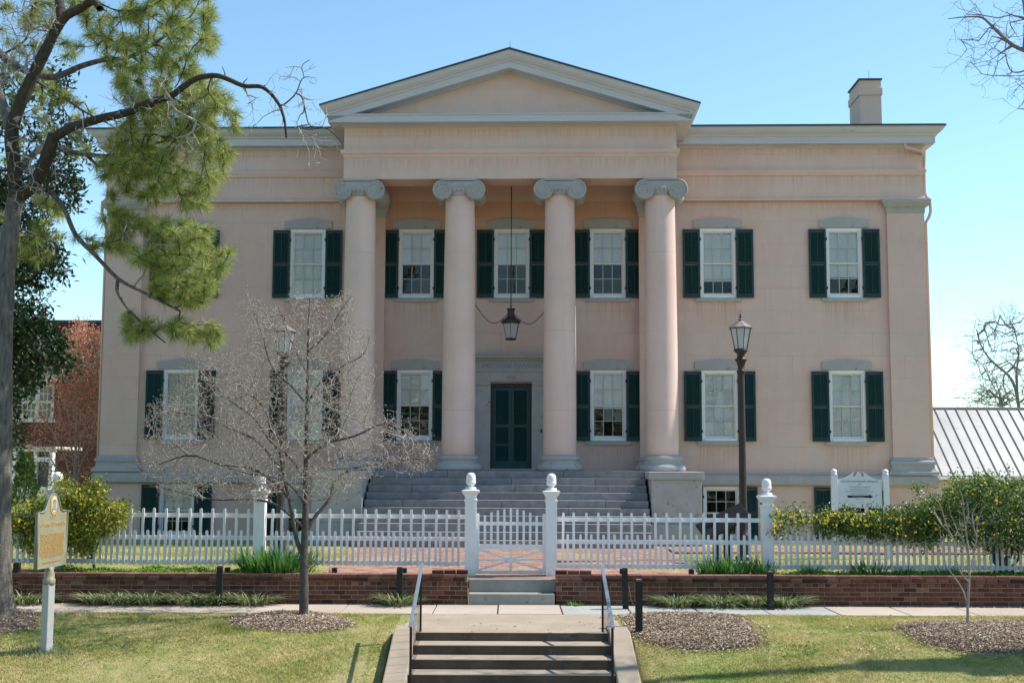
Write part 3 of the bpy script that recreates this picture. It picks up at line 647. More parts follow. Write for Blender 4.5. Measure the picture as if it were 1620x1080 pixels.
# ---- hanging lantern under the portico ceiling
def Hw(x, y, z): return H.matrix_basis @ Vector((x, y, z))
bpy.context.view_layer.update()
Hm = Matrix.Translation((HX, HY0, 0)) @ Matrix.Rotation(R(-1.8), 4, 'Z')
lp = Hm @ Vector((0.02,.62,0))
L = thing('hanging_lantern', 'dark bronze glass lantern hanging on a long rod above the front door', 'lantern', (lp.x, lp.y, 5.70), R(-1.8))
b = MB(); b.tube([(0,0,.84),(0,0,4.49)], .014, 6); b.build('rod', M['bronze'], L)
def lantern_body(n, r0, r1, z0, z1, L, rot=0, bar=.016, glass='frost', names='lantern_frame'):
    b = MB(); g_ = MB()
    P0 = [(r0*math.cos(rot+2*math.pi*k/n), r0*math.sin(rot+2*math.pi*k/n), z0) for k in range(n)]; P1 = [(r1*math.cos(rot+2*math.pi*k/n), r1*math.sin(rot+2*math.pi*k/n), z1) for k in range(n)]
    for k in range(n): b.tube([P0[k], P1[k]], bar/2, 4, False); b.tube([P0[k], P0[(k+1)%n]], bar*.7, 4, False); b.tube([P1[k], P1[(k+1)%n]], bar*.9, 4, False)
    b.build(names, M['bronze'], L)
    for k in range(n):
        q = MB(); s_ = .97; vs = [(P0[k][0]*s_,P0[k][1]*s_,z0+.01),(P0[(k+1)%n][0]*s_,P0[(k+1)%n][1]*s_,z0+.01),(P1[(k+1)%n][0]*s_,P1[(k+1)%n][1]*s_,z1-.01),(P1[k][0]*s_,P1[k][1]*s_,z1-.01)]
        q.add(vs, [(0,1,2,3)]); q.build('glass_pane', M[glass], L)
lantern_body(6, .15, .235, .04, .44, L, R(30))
b = MB(); b.lathe((0,0,0), [(.02,0),(.15,0),(.16,.02),(.155,.045),(.02,.045)], 6, False); b.build('lantern_base', M['bronze'], L, rz=R(30))
b = MB(); b.lathe((0,0,0), [(.24,.44),(.26,.46),(.26,.50),(.20,.55),(.13,.60),(.12,.62),(.095,.66),(.09,.78),(.115,.82),(.12,.84),(.02,.85),(.018,.93)], 12, False); b.build('lantern_roof', M['bronze'], L)
cc = MB()
for s, zz in ((-1, 6.62), (1, 6.50)):
    pts = []
    for t in np.linspace(0, 1, 14):
        xx = s*(.1+.84*t); zz_ = .69+(zz-5.70-.69)*t*t-.33*math.sin(math.pi*t)*(1-.2*t); pts.append((xx, -.25*t, zz_))
    b = MB(); b.tube(pts, .011, 5); b.build('side_cable', M['bronze'], L)

# ================================================================== BRICK GARDEN WALL (each brick a piece)
def brick_mesh(L, D_, Hh, mat):
    b = MB(); b.box(-L/2, L/2, 0, D_, 0, Hh); me = b.mesh('brick', M[mat]); bm = bmesh.new(); bm.from_mesh(me)
    bmesh.ops.bevel(bm, geom=[e for e in bm.edges if all(v.co.y < .01 for v in e.verts)], offset=.006, segments=1, affect='EDGES'); bm.to_mesh(me); bm.free(); return me
BM_ = {'s': brick_mesh(.199,.09,.062,'brick'), 'h': brick_mesh(.093,.09,.062,'brick'), 'c': brick_mesh(.199,.14,.066,'brick_dark')}
def garden_wall(name, label, xa, xb):
    """xa nearest the gate; runs outwards"""
    s = 1 if xb > xa else -1; w = thing(name, label, 'garden wall', (xa, 21.72, 0), 0, 'low brick garden walls along the sidewalk')
    L = abs(xb-xa); sl_ = -.012*s*0; core = MB(); x0, x1 = sorted((0, s*L)); core.box(x0+.004, x1-.004, .012, .27, -.1, .455)
    rest = MB(); 
    core.build('mortar_core', M['mortar'], w)
    vis = 8.3
    def put(kind, lx, z, y=0):
        yy = y+random.uniform(-.004,.004)
        if lx < vis: 
            o = link('brick', BM_[kind], w, (s*lx, yy, z)); o.rotation_euler = (0, 0, random.uniform(-.006,.006))
        else:
            hw = {'s':.0995,'h':.0465,'c':.0995}[kind]; rest.box(s*lx-hw, s*lx+hw, yy, yy+.09, z, z+.062)
    P = .2125; ch = .0765
    for c in range(4):
        off = (P/2 if c % 2 else 0); n = int(L/P)
        if off: put('h', .0465, .004+c*ch)
        for k in range(n): put('s', off+.1+k*P, .004+c*ch)
    for k in range(int(L/(P/2))): put('h', .0475+k*P/2, .004+4*ch)
    for k in range(int(L/P)): put('c', .1+k*P+.04, .004+5*ch, -.028)
    rest.build('brick_courses', M['brick'], w)['kind'] = 'stuff'
    cp = MB(); k = 0; x = 0
    while x < L-.1:
        a, c = sorted((s*(x+.003), s*(x+.098))); 
        a2, c2 = sorted((s*(x+.003), s*min(x+.209, L)))
        cp.box(a2, c2, -.012+random.uniform(-.004,.004), .27, .458, .458+.043+random.uniform(-.003,.003)); x += .2125
    cp.build('coping_bricks', M['coping'], w)['kind'] = 'stuff'
    for k in range(3):
        o = link('brick', BM_['c'], w, (s*(.1+k*.212)+0, .06, .503)); o['label'] = 'loose darker brick stepped up beside the gate'
    return w
garden_wall('brick_wall', 'low red brick garden wall left of the gate steps', -.755, -10.4)
garden_wall('brick_wall', 'low red brick garden wall right of the gate steps', .775, 10.6)

# ================================================================== WHITE PICKET FENCE, POSTS, GATE
FY = 22.6
def picket_mesh(w, z0, z1, t=.028):
    pts = [(-w/2,z0),(w/2,z0),(w/2,z1-w/2)]+[(w/2*math.cos(a), z1-w/2+w/2*math.sin(a)) for a in (R(30),R(60),R(90),R(120),R(150))]+[(-w/2,z1-w/2)]
    b = MB(); b.prism(pts, -t/2, t/2); return b.mesh('picket', M['white'])
PK = {'t': picket_mesh(.045,.575,1.585), 's': picket_mesh(.045,.575,1.195)}
def post_mesh():
    b = MB(); b.box(-.1,.1,-.1,.1,0,1.40)
    b.sweep([(-.1,.1,-1,1),(-.1,-.1,-1,-1),(.1,-.1,1,-1),(.1,.1,1,1),(-.1,.1,-1,1)], [(-.01,1.355),(.012,1.36),(.016,1.38),(.012,1.40),(.0,1.41),(.0,1.44),(.012,1.47),(.035,1.505),(.052,1.525),(.056,1.56),(-.01,1.575)])
    b.box(-.1,.1,-.1,.1,1.40,1.57)
    return b.mesh('post_shaft', M['white'])
def finial_mesh():
    b = MB(); b.lathe((0,0,0), [(.098,1.572),(.10,1.60),(.085,1.615),(.045,1.62),(.04,1.635),(.06,1.65),(.083,1.675),(.091,1.705),(.09,1.72),(.084,1.724),(.084,1.73),(.086,1.78),(.082,1.82),(.068,1.852),(.04,1.872),(.0,1.878)], 28); return b.mesh('acorn_finial', M['white'])
PSM, FIN = post_mesh(), finial_mesh()
def fence_post(x, y, label, z0=.38):
    t = thing('fence_post', label, 'fence post', (x, y, z0), 0, 'white fence posts with acorn finials')
    link('post_shaft', PSM, t); link('acorn_finial', FIN, t); return t
fence_post(-.735, 22.45, 'white square post with acorn finial on the left side of the gate')
fence_post(.722, 22.45, 'white square post with acorn finial on the right side of the gate', .37)
fence_post(-4.566, 22.6, 'white fence post with acorn finial behind the dogwood tree', .355)
fence_post(-8.266, 22.6, 'white fence post with acorn finial above the yellow shrub at far left', .365)
fence_post(4.645, 22.6, 'white fence post with acorn finial right of the brown street lamp', .295)
def fence(label, xa, xb, skips, dz0, dz1, start):
    f = thing('picket_fence', label, 'fence', ((xa+xb)/2, FY, 0), 0, 'white picket fences either side of the gate'); cx = (xa+xb)/2
    lo, hi = min(xa, xb), max(xa, xb); segs = []; cuts = [lo]+[v for sk in sorted(skips) for v in (sk-.1, sk+.1)]+[hi]
    dz = lambda x: dz0+(dz1-dz0)*(abs(x)-.8)/8
    for a, c in zip(cuts[::2], cuts[1::2]):
        for z in (1.42, 1.02, .575+.015):
            b = MB(); vs = []
            for xx in (a, c): 
                d = dz(xx); vs += [(xx-cx,-.014+.03,z+d),(xx-cx,.045+.005,z+d),(xx-cx,.05,z+.075+d),(xx-cx,.016,z+.075+d)]
            b.add(vs, [(0,1,2,3),(7,6,5,4),(0,4,5,1),(1,5,6,2),(2,6,7,3),(3,7,4,0)]); b.build('rail', M['white'], f)
    s = 1 if xb > xa else -1; k = 0; x = start
    while abs(x) < abs(xb):
        if all(abs(x-sk) > .115 for sk in skips):
            o = link('picket', PK['t' if k % 2 == 0 else 's'], f, (x-cx, 0, dz(x)+random.uniform(-.004,.004))); o.rotation_euler = (0, random.gauss(0,.008), 0)
        x += s*.1065; k += 1
    return f
fence('white picket fence left of the gate running behind the dogwood and the yellow shrub', -.84, -10.2, [-4.566,-8.266], 0, .015, -.84-.113-.0)
fence('white picket fence right of the gate running behind the lamp post and yellow jasmine', .82, 10.4, [4.645], -.04, -.05, .82+.10)
gt = thing('garden_gate', 'white wooden garden gate with arched pickets and a crossed lower panel', 'gate', (0,22.45,0))
def gb(name, *a, **k): b = MB(); b.box(*a); return b.build(name, M['white'], gt, **k)
for x in (-.605, .592):
    pts = [(-.03,.455),(.03,.455),(.03,1.50)]+[(.03*math.cos(a), 1.50+.03*math.sin(a)) for a in (R(45),R(90),R(135))]+[(-.03,1.50)]
    b = MB(); b.prism(pts, -.03, .03); b.build('stile', M['white'], gt, (x,0,0))
for z, h in ((1.315,.06),(.885,.09),(.455,.06)): gb('gate_rail', -.574,.561,-.022,.022,z,z+h)
for k in range(9):
    x = -.475+k*.1165; zt = 1.62-.0075*(k-4)**2; w = .022
    b = MB(); b.prism([(x-w,.976),(x+w,.976),(x+w,zt-w),(x+w*.6,zt-w*.3),(x,zt),(x-w*.6,zt-w*.3),(x-w,zt-w)], -.04, -.0225); b.build('picket', M['white'], gt)
gb('gate_brace', -.03,.017,-.019,.019,.516,.884)
cx_, cz_ = -.006, .70
for a, c in (((-.574,.87),(-.04,.72)),((.561,.87),(.028,.72)),((-.574,.53),(-.04,.68)),((.561,.53),(.028,.68)),((-.574,.70),(-.08,.70)),((.561,.70),(.068,.70))):
    b = MB(); b.bar((a[0],0,a[1]), (c[0],0,c[1]), .03, .034); b.build('gate_brace', M['white'], gt)
b = MB(); b.prism([(cx_-.10,cz_),(cx_-.05,cz_+.04),(cx_+.05,cz_+.04),(cx_+.10,cz_),(cx_+.05,cz_-.04),(cx_-.05,cz_-.04)], -.026, .026); b.build('gate_boss', M['white'], gt)
for z in (.50,1.36): gb('gate_hinge', -.64,-.60,-.035,-.031,z,z+.03)

# ================================================================== BOLLARDS, CHAIN, SMALL WALL LIGHTS
bl = MB(); bl.box(-.05,.05,-.05,.05,-.15,.70); bl.add([(-.05,-.05,.70),(.05,-.05,.70),(.05,.05,.70),(-.05,.05,.70),(-.035,-.035,.722),(.035,-.035,.722),(.035,.035,.722),(-.035,.035,.722)], [(0,1,5,4),(1,2,6,5),(2,3,7,6),(3,0,4,7),(4,5,6,7)])
BOL = bl.mesh('post_body', M['bollard']); bc = MB(); bc.box(-.036,.036,-.036,.036,.7222,.7262); BCP = bc.mesh('post_top', M['concrete'])
for u, v, top, lab in ((24,957,888,'leftmost black wooden bollard beside the big grey tree trunk'),(346,963,894,'black wooden bollard on the left lawn between sign post and dogwood'),
        (632,963,896,'black wooden bollard just left of the left handrail'),(990,968,897,'black wooden bollard with a short rusty chain right of the right handrail'),
        (1011,1002,916,'nearest black wooden bollard standing at the edge of the mulch bed'),(1219,969,903,'black wooden bollard at the sidewalk below the right fence post')):
    p_ = atg(u, v); sc = (at(u, top, p_.y).z-p_.z)/.724
    t = thing('bollard', lab, 'bollard', (p_.x, p_.y, p_.z), R(random.uniform(-6,6)), 'black wooden bollards'); 
    o = link('post_body', BOL, t); o.scale = (1,1,sc); o = link('post_top', BCP, t); o.scale = (1,1,sc)
    t.rotation_euler = (R(random.uniform(-1.5,1.5)), R(random.uniform(-1.5,1.5)), t.rotation_euler[2])
    if u == 990:
        b = MB(); b.tube([(.055,-.03,.45),(.07,-.05,.33),(.09,-.06,.2),(.14,-.06,.12)], .009, 5); b.build('chain', M['rust'], t)
for u, v, lab in ((530,899,'small black spotlight on the wall right of the iris clump'),(640,900,'small black spotlight on the wall by the left handrail'),(361,899,'small black spotlight on the left wall behind the bollard'),(984,903,'small black spotlight on the wall by the right handrail'),(1093,907,'small black spotlight on the wall at the edge of the right irises')):
    p_ = at(u, v, 22.15); t = thing('spotlight', lab, 'garden light', (p_.x, 22.1, .43), 0, 'small black garden spotlights')
    b = MB(); b.box(-.045,.045,-.05,.05,.06,.15); b.build('housing', M['black'], t, bevel=.01); b = MB(); b.tube([(0,0,-.02),(0,0,.07)], .012, 6); b.build('stake', M['black'], t)

# ================================================================== LAMP POSTS
def lamp_post(u, vb, vt, Y, label):
    p_ = at(u, vb, Y); zb = gz(p_.x, Y); top = at(u, vt, Y).z; t = thing('lamp_post', label, 'street lamp', (p_.x-.0, Y, zb), R(11), 'brown metal lamp posts'); s = (top-zb)/4.99
    def B(b, n, m='bronze'): o = b.build(n, M[m], t); o.scale = (s,s,s); return o
    b = MB(); b.lathe((0,0,0), [(.17,0),(.17,.06),(.13,.10),(.13,.5),(.10,.56),(.085,.62),(.083,.8)]+[(.083-.018*q, .8+3.05*q) for q in (0,.5,1)], 12, False); B(b, 'pole')
    b = MB(); b.lathe((0,0,0), [(.066,3.85),(.095,3.87),(.098,3.90),(.07,3.92),(.072,4.0),(.10,4.10),(.125,4.12),(.13,4.15),(.085,4.17),(.075,4.22),(.09,4.27),(.145,4.31),(.155,4.34),(.02,4.345)], 16); B(b, 'collar')
    n = 8; r0, r1, z0, z1 = .135, .225, 4.35, 4.80; P0 = [(r0*math.cos(2*math.pi*k/n), r0*math.sin(2*math.pi*k/n), z0) for k in range(n)]; P1 = [(r1*math.cos(2*math.pi*k/n), r1*math.sin(2*math.pi*k/n), z1) for k in range(n)]
    b = MB()
    for k in range(n): b.tube([P0[k], P1[k]], .009, 4, False); b.tube([P0[k], P0[(k+1)%n]], .014, 4, False); b.tube([P1[k], P1[(k+1)%n]], .02, 4, False)
    B(b, 'lantern_frame')
    for k in range(n):
        q = MB(); s_ = .965; q.add([(P0[k][0]*s_,P0[k][1]*s_,z0),(P0[(k+1)%n][0]*s_,P0[(k+1)%n][1]*s_,z0),(P1[(k+1)%n][0]*s_,P1[(k+1)%n][1]*s_,z1),(P1[k][0]*s_,P1[k][1]*s_,z1)], [(0,1,2,3)]); B(q, 'glass_pane', 'frost')
    b = MB(); b.lathe((0,0,0), [(.235,4.79),(.262,4.80),(.262,4.815),(.25,4.82),(.13,4.90),(.04,4.955),(.03,4.97),(.05,4.985),(.03,5.0),(.02,5.02)], 8, False); B(b, 'lantern_roof', 'lamp_roof')
    b = MB(); b.lathe((0,0,0), [(.02,5.02),(.04,5.035),(.02,5.05),(.012,5.07),(.03,5.08),(.01,5.10),(.001,5.20)], 8); B(b, 'finial')
    b = MB(); b.lathe((0,0,0), [(.03,4.35),(.05,4.36),(.05,4.48),(.03,4.52),(.001,4.53)], 8); B(b, 'lamp_bulb', 'sign')
M['lamp_roof'] = nmat('lamp_roof_paint', (.19,.155,.14), (.25,.21,.19), 8, .6, .1)
lamp_post(1177, 886, 505, 25.9, 'tall brown metal lamp post standing in front of the right half of the mansion')
lamp_post(442, 886, 511, 25.9, 'tall brown metal lamp post seen through the bare branches of the dogwood')

# ================================================================== SIGNS
# white notice board with scrolled top
p_ = at(1360, 800, 26.2); zb = gz(p_.x, 26.2); k = 26.2/F
sg = thing('notice_board', 'white painted notice board with scrolled top and arrow on two posts behind the jasmine', 'sign', (p_.x, 26.2, zb), R(-2)); zc = p_.z-zb
def V(u, v): return ((u-1360)*k, zc-(v-800)*k)
for x0, x1, nm in ((1316.5,1325.5,'post'),(1397,1405.5,'post')):
    a, c = V(x0, 0)[0], V(x1, 0)[0]; b = MB(); b.box(a, c, -.06, .06, -.1, V(0,752)[1]); b.build(nm, M['white'], sg, bevel=.006)
    b = MB(); b.lathe(((a+c)/2,0,V(0,752)[1]), [(.045,0),(.075,.015),(.06,.03),(.05,.04),(.066,.07),(.06,.10),(.03,.125),(0,.13)], 16); b.build('ball_finial', M['white'], sg)
top = [(1323,758.5),(1330,758.5),(1338,756.5),(1346,752),(1352,746.5),(1350.5,751),(1351,754.5),(1353,755),(1356,752),(1357.5,748),(1359.5,746.8),(1361.5,748),(1363,752),(1365.5,755),(1368,754.5),(1368.3,751),(1366.3,746.5),(1373,751.5),(1382,756.5),(1390,758.8),(1397,759.5)]
b = MB(); b.prism([V(1326,803),V(1395,803)]+[V(u,v) for u, v in [(1395,764),(1397,761)]+top[::-1]+[(1323,761),(1326,764)]], -.02, .02); b.build('board', M['sign'], sg)
tx = lambda s, v, size, wx=1, u=1360, m='ink': tag(text('lettering', s, size, (V(u,0)[0], -.0225, V(0,v)[1]), (R(90),0,0), M[m], sg, ext=.001, wx=wx), kind='stuff')
tx('THE OLD GOVERNORS MANSION', 763, .052, 1.0); tx('1838', 767, .036); tx('A National Historic Landmark', 771, .036); tx('Home of Georgia Governors', 774.8, .034); tx("1838 - 1868  and the Mansion Museum Education Center", 778, .028, .9); tx('Open Tuesday to Sunday', 781.5, .034)
b = MB(); b.prism([V(1341,783.5),V(1375,783.5),V(1375,781.8),V(1381,785.3),V(1375,788.6),V(1375,787),V(1341,787)], -.024, -.021); b.build('arrow', M['darkink'], sg)
tx('For Your Tour Please Enter Here', 786.3, .030, .62, 1358, 'sign').location.y = -.0265
for u0, vs in ((1363,(790,793,796)),): 
    tx('Hours', 790, .025, 1, 1356); tx('10 - 4', 795, .028, 1, 1362)
for u in (1323.6, 1396):
    b = MB(); b.tube([(V(u,0)[0],-.0,V(0,776)[1]), (V(u,0)[0],0,V(0,799)[1])], .018, 6); b.build('side_rod', M['darkink'], sg)
# slanted black reading panel behind the fence
p_ = at(1142, 880, 25.0); zb = gz(p_.x, 25)
lc = thing('reading_panel', 'slanted black information panel on a dark pedestal behind the picket fence', 'information panel', (p_.x, 25.0, zb), 0)
z0 = at(1142, 835, 25).z-zb; kk = 25/F
b = MB(); b.box(-14*kk, -4*kk, -.05, .05, -.05, .62); b.box(3*kk, 13*kk, -.05, .05, -.05, .62); b.build('pedestal', M['black'], lc, bevel=.01)
b = MB(); b.box(-.2, .19, -.06, .06, .62, .9); b.build('cabinet', M['black'], lc, bevel=.01)
Mt = Matrix.Rotation(R(-26), 3, 'Y') @ Matrix.Rotation(R(28), 3, 'X')
b = MB(); b.cbox((.03,-.04,z0+.13), (1.02,.62,.05), Mt); b.build('panel', M['black'], lc, bevel=.01)
b = MB(); b.cbox(Vector((.03,-.04,z0+.13))+Mt @ Vector((0,0,.027)), (.94,.54,.004), Mt); b.build('panel_face', M['black'], lc)
# tall historical marker on the left lawn
p_ = atg(73, 1031); Ym = p_.y; mk = thing('historical_marker', 'tall green-gold historical marker with a round seal on a pale square post', 'historical marker', (p_.x, Ym, p_.z), R(86))
s_ = Ym/F; zt = lambda v: at(80, v, Ym).z-p_.z
b = MB(); b.prism([(-.062,-.062),(.062,-.062),(.062,.062),(-.062,.062)], -.3, zt(922), 'z'); b.build('post', M['pole'], mk, rz=R(-22), bevel=.012)
b = MB(); b.lathe((.0,0,0), [(.075,zt(922)-.02),(.085,zt(922)),(.085,zt(915)),(.072,zt(914)),(.072,zt(907)),(.055,zt(900)),(.04,zt(896))], 16); b.build('collar', M['marker'], mk)
h0, h1, h2 = zt(896), zt(808.5), zt(781); w = .47
out_ = [(-w,h0),(-.09,h0),(-.09,h0-.03),(.09,h0-.03),(.09,h0),(w,h0),(w,h1),(.30,h1),(.24,h1+.03),(.19,h1+.12),(.14,h2-.06),(.07,h2-.01),(0,h2),(-.07,h2-.01),(-.14,h2-.06),(-.19,h1+.12),(-.24,h1+.03),(-.30,h1),(-w,h1)]
b = MB(); b.prism(out_, -.022, .022); b.build('plate', M['marker'], mk, bevel=.006)
rim = MB()
rim.tube([(x, -.02, z) for x, z in out_+[out_[0]]], .018, 6); rim.build('rim', M['marker_rim'], mk)
b = MB(); n_ = 24; cz = (h1+h2)/2-.02
b.prism([(.115*math.cos(2*math.pi*i/n_), cz+.15*math.sin(2*math.pi*i/n_)) for i in range(n_)], -.030, -.0215); b.build('seal', M['gold'], mk)
b = MB(); b.prism([(.085*math.cos(2*math.pi*i/n_), cz+.115*math.sin(2*math.pi*i/n_)) for i in range(n_)], -.034, -.0305)
b.build('seal_field', M['cream'], mk)
b = MB()
for x in (-.045,0,.045): b.box(x-.009, x+.009, -.038, -.0345, cz-.06, cz+.03)
b.box(-.065,.065,-.038,-.0345,cz-.08,cz-.064); b.prism([(-.065,cz+.034),(.065,cz+.034),(.03,cz+.065),(-.03,cz+.065)], -.038, -.0345); b.build('seal_arch', M['marker_rim'], mk)
def mt_(s, z, size, wx=1): return tag(text('lettering', s, size, (0,-.024,z), (R(90),0,0), M['gold'], mk, ext=.003, wx=wx), kind='stuff')
mt_('OLD', h1-.10, .085); mt_("GOVERNOR'S MANSION", h1-.21, .085, .9)
b = MB(); b.box(-.07,.07,-.027,-.0225,h1-.255,h1-.25); b.build('dividing_line', M['gold'], mk)
lines = ["This house was finished in 1838 and was the", "home of the governors of Georgia until the", "seat of government was moved to Atlanta in", "1868. Built of stuccoed brick upon granite", "with a portico of tall Ionic columns it has a", "central hall, a rotunda and a gilded dome,", "and it looks over the street from behind a", "white garden fence. Ten governors lived in", "it with their families. In November 1864 it", "was the headquarters of the army on its way", "through the town. Later it became a part of", "the college and the home of its presidents,", "and it has been repaired several times."]
zz = h1-.33; stp = (zz-(h0+.12))/len(lines)
for s in lines: mt_(s, zz, .047, .92); zz -= stp
mt_('GEORGIA HISTORICAL COMMISSION   1954', h0+.06, .035, .85)

# ================================================================== BUILDINGS EITHER SIDE
# right: low building with a standing seam tin roof
A0, A1 = at(1440, 645.5, 47.0), at(1440, 752, 44.0); rb = thing('tin_roof_building', 'low building with a pale standing seam metal roof beyond the right corner of the mansion', 'building', (14, 44, .26))
zr, ze = A0.z-.26, A1.z-.26
b = MB(); b.add([(-6,0,ze),(22,0,ze),(22,3,zr),(-6,3,zr),(-6,6.2,ze),(22,6.2,ze)], [(0,1,2,3),(3,2,5,4)]); b.build('roof', M['metal_roof'], rb)
rf = rb.children[0] if rb.children else None
b = MB(); b.box(-5.7,21.7,.35,5.8,-.1,ze-.02); b.build('wall', M['cream'], rb)
b = MB(); b.box(-6,22,-.14,-.002,ze-.13,ze-.02); b.build('gutter', M['white'], rb)
b = MB(); b.bar((-6,3,zr+.02), (22,3,zr+.02), .12, .06); b.build('ridge_cap', M['metal_roof'], rb)
x = -5.9
sm_ = MB(); sm_.bar((0,-.01,ze+.02), (0,2.99,zr+.02), .014, .035); SM = sm_.mesh('roof_seam', M['seam'])
while x < 22: link('roof_seam', SM, rb, (x,0,0)); x += .40
# left: brick academic building, partly hidden
def L_(u, v, Y=60.): return at(u, v, Y)
q0 = L_(0, 800); lb = thing('brick_building', 'red brick building with white windows and cream frieze left of the mansion', 'building', (q0.x, 60., .26)); ox = q0.x
z_ = lambda v: L_(80, v).z-.26
M['far_brick'] = nmat('far_brick', (.09,.032,.025), (.15,.055,.04), 3, .9, .3)
M['parapet'] = nmat('parapet_brick', (.045,.022,.028), (.085,.04,.045), 3, .9, .3)
def fb(n, m, *a, parent=None, bevel=0): b = MB(); b.box(*a); return b.build(n, M[m], parent or lb, bevel=bevel)
fb('wall','far_brick', -14, 6, 0, 12, -.2, z_(604)); fb('parapet','parapet', -14,6,.1,12, z_(538)+.01, z_(510)); fb('parapet_cap','roof', -14.1,6.1,0,12.1, z_(510)+.001, z_(506))
# parapet brick courses, joined
b = MB(); zz = z_(537)+.03; r = 0
while zz < z_(511)-.06:
    x = -2-(.15 if r % 2 else 0)
    while x < 5.0: b.box(x, x+.27, .085, .101, zz, zz+.07); x += .3
    zz += .1; r += 1
b.build('parapet_bricks', random_mat('parapet_brick_face', [(0,(.05,.025,.03)),(1,(.11,.05,.055))], .9, .2, 9, .3, 0), lb)['kind'] = 'stuff'
fb('cornice','cream', -14.2,6.15,-.25,12, z_(546), z_(538)); fb('frieze','cream', -14,6,-.03,12, z_(588), z_(546)-.002); fb('architrave','cream', -14.1,6.1,-.08,12, z_(604)+.001, z_(588)-.001)
for cxp in (30, 84): 
    pass
def bwin(xc, zt_, zb_, w):
    wv = fb('window', 'cream', xc-w/2, xc+w/2, -.06, -.001, zb_, zt_)
    n = 3; zm = (zt_+zb_)/2
    for half, (a, c) in enumerate(((zb_+.06, zm-.04), (zm+.04, zt_-.06))):
        for i in range(n):
            for j in range(2):
                x0 = xc-w/2+.09+(w-.18)*i/n; x1 = x0+(w-.18)/n-.05; y0 = a+(c-a)*j/2; y1 = y0+(c-a)/2-.05
                fb('pane', 'dark_pane', x0, x1, -.075, -.0605, y0, y1, parent=wv)
    return wv
M['dark_pane'] = nmat('dark_window_glass', (.02,.03,.04), (.05,.06,.08), 3, .12, 0, spec=.6)
for xp in (18, 43, 68): 
    xc = L_(xp+5, 640).x-ox; bwin(xc, z_(608), z_(662), 25/32.5)
for xp in (4, 38, 73): xc = L_(xp, 640).x-ox; fb('sill','cream', xc-.5, xc+.5, -.1, -.0, z_(668), z_(662)-.01)
# white porch in front of it
po = thing('white_porch', 'white panelled porch with dark windows behind the small conifer', 'porch', (at(0,740,55).x, 55, .26)); zq = lambda v: at(80, v, 55).z-.26; pxx = lambda u: at(u, 740, 55).x-at(0,740,55).x
def pb(n, m, u0, u1, v0, v1, y0=0, y1=.3): b = MB(); b.box(pxx(u0), pxx(u1), y0, y1, zq(v1), zq(v0)); return b.build(n, M[m], po)
pb('roof_beam','cream', -30, 87, 706, 711, -.15, 3.4); pb('beam','white', -28, 85, 711, 714)
for u in (-20, 0, 22, 55, 80): pb('post','white', u-2.5, u+3, 714, 800, -.04, .3)
pb('transom','white', -28, 84, 723, 730, .02, .2); pb('sill','white', -28, 84, 770, 776, -.02, .25); pb('panel','white', -28, 84, 776, 806, .03, .2); pb('dark_glazing','dark_pane', -27, 83, 714, 770, .22, .26)

# ================================================================== PLANTS
def unit(a): return a/np.maximum(np.linalg.norm(a, axis=-1, keepdims=True), 1e-9)
M['bark'] = nmat('grey_bark', (.065,.055,.046), (.22,.20,.175), 9, .95, 1.0, .02, stretch=(2.2,2.2,.45), spots=((.36,.34,.30), 5, .64), bscale=26)
M['dark_bark'] = nmat('mossy_dark_bark', (.035,.027,.020), (.085,.068,.048), 9, .95, 1.0, .02, stretch=(1.5,1.5,.8), spots=((.075,.085,.02), 4, .66), bscale=26)
M['twig_grey'] = nmat('dead_twig_bark', (.30,.27,.25), (.42,.39,.36), 12, .95, .2)
M['dog_bark'] = nmat('dogwood_bark', (.055,.046,.041), (.12,.105,.092), 14, .95, .8, .01, bscale=40)
M['dog_twig'] = nmat('dogwood_twig', (.24,.21,.19), (.36,.32,.285), 10, .9, .2)
M['bare_twig'] = nmat('bare_tree_twig', (.17,.16,.165), (.24,.225,.22), 6, .95, .3)
def leafmat(name, stops, transl=.4, rough=.55, spec=.35): return random_mat(name, stops, rough, spec, 3, .25, 0, True, transl)
M['needle'] = leafmat('pine_needle', [(0,(.16,.21,.06)),(.4,(.31,.38,.10)),(.75,(.45,.49,.14)),(.93,(.52,.52,.2)),(1,(.45,.30,.15))], .5)
M['magnolia'] = leafmat('magnolia_leaf', [(0,(.010,.028,.012)),(.6,(.022,.052,.018)),(.9,(.045,.085,.022)),(1,(.11,.07,.03))], .10, .5, .35)
M['redleaf'] = leafmat('copper_leaf', [(0,(.42,.13,.09)),(.4,(.66,.25,.16)),(.75,(.76,.36,.22)),(1,(.62,.42,.18))], .45)
M['jasmine'] = leafmat('jasmine_leaf', [(0,(.06,.12,.02)),(.35,(.15,.22,.03)),(.7,(.32,.36,.05)),(1,(.55,.48,.07))], .4)
M['jasmine_dark'] = leafmat('vine_leaf', [(0,(.030,.075,.018)),(.45,(.085,.17,.032)),(.8,(.20,.30,.05)),(1,(.40,.40,.08))], .35, .35, .5)
M['yellow'] = leafmat('yellow_flower', [(0,(.70,.48,.02)),(1,(.85,.68,.06))], .35)
M['iris'] = leafmat('iris_leaf', [(0,(.04,.13,.035)),(.5,(.09,.24,.05)),(1,(.21,.38,.08))], .35, .4, .4)
M['liriope'] = leafmat('liriope_leaf', [(0,(.08,.13,.04)),(.5,(.22,.28,.11)),(.8,(.50,.52,.27)),(1,(.66,.64,.40))], .3)
M['ground_leaf'] = leafmat('ground_cover_leaf', [(0,(.07,.19,.02)),(.5,(.16,.36,.035)),(1,(.32,.50,.06))], .4)
M['conifer'] = leafmat('conifer_leaf', [(0,(.04,.10,.025)),(.6,(.10,.21,.045)),(.92,(.2,.29,.07)),(1,(.38,.16,.06))], .3)
M['petal'] = leafmat('white_petal', [(0,(.7,.7,.68)),(1,(.8,.8,.8))], .3)
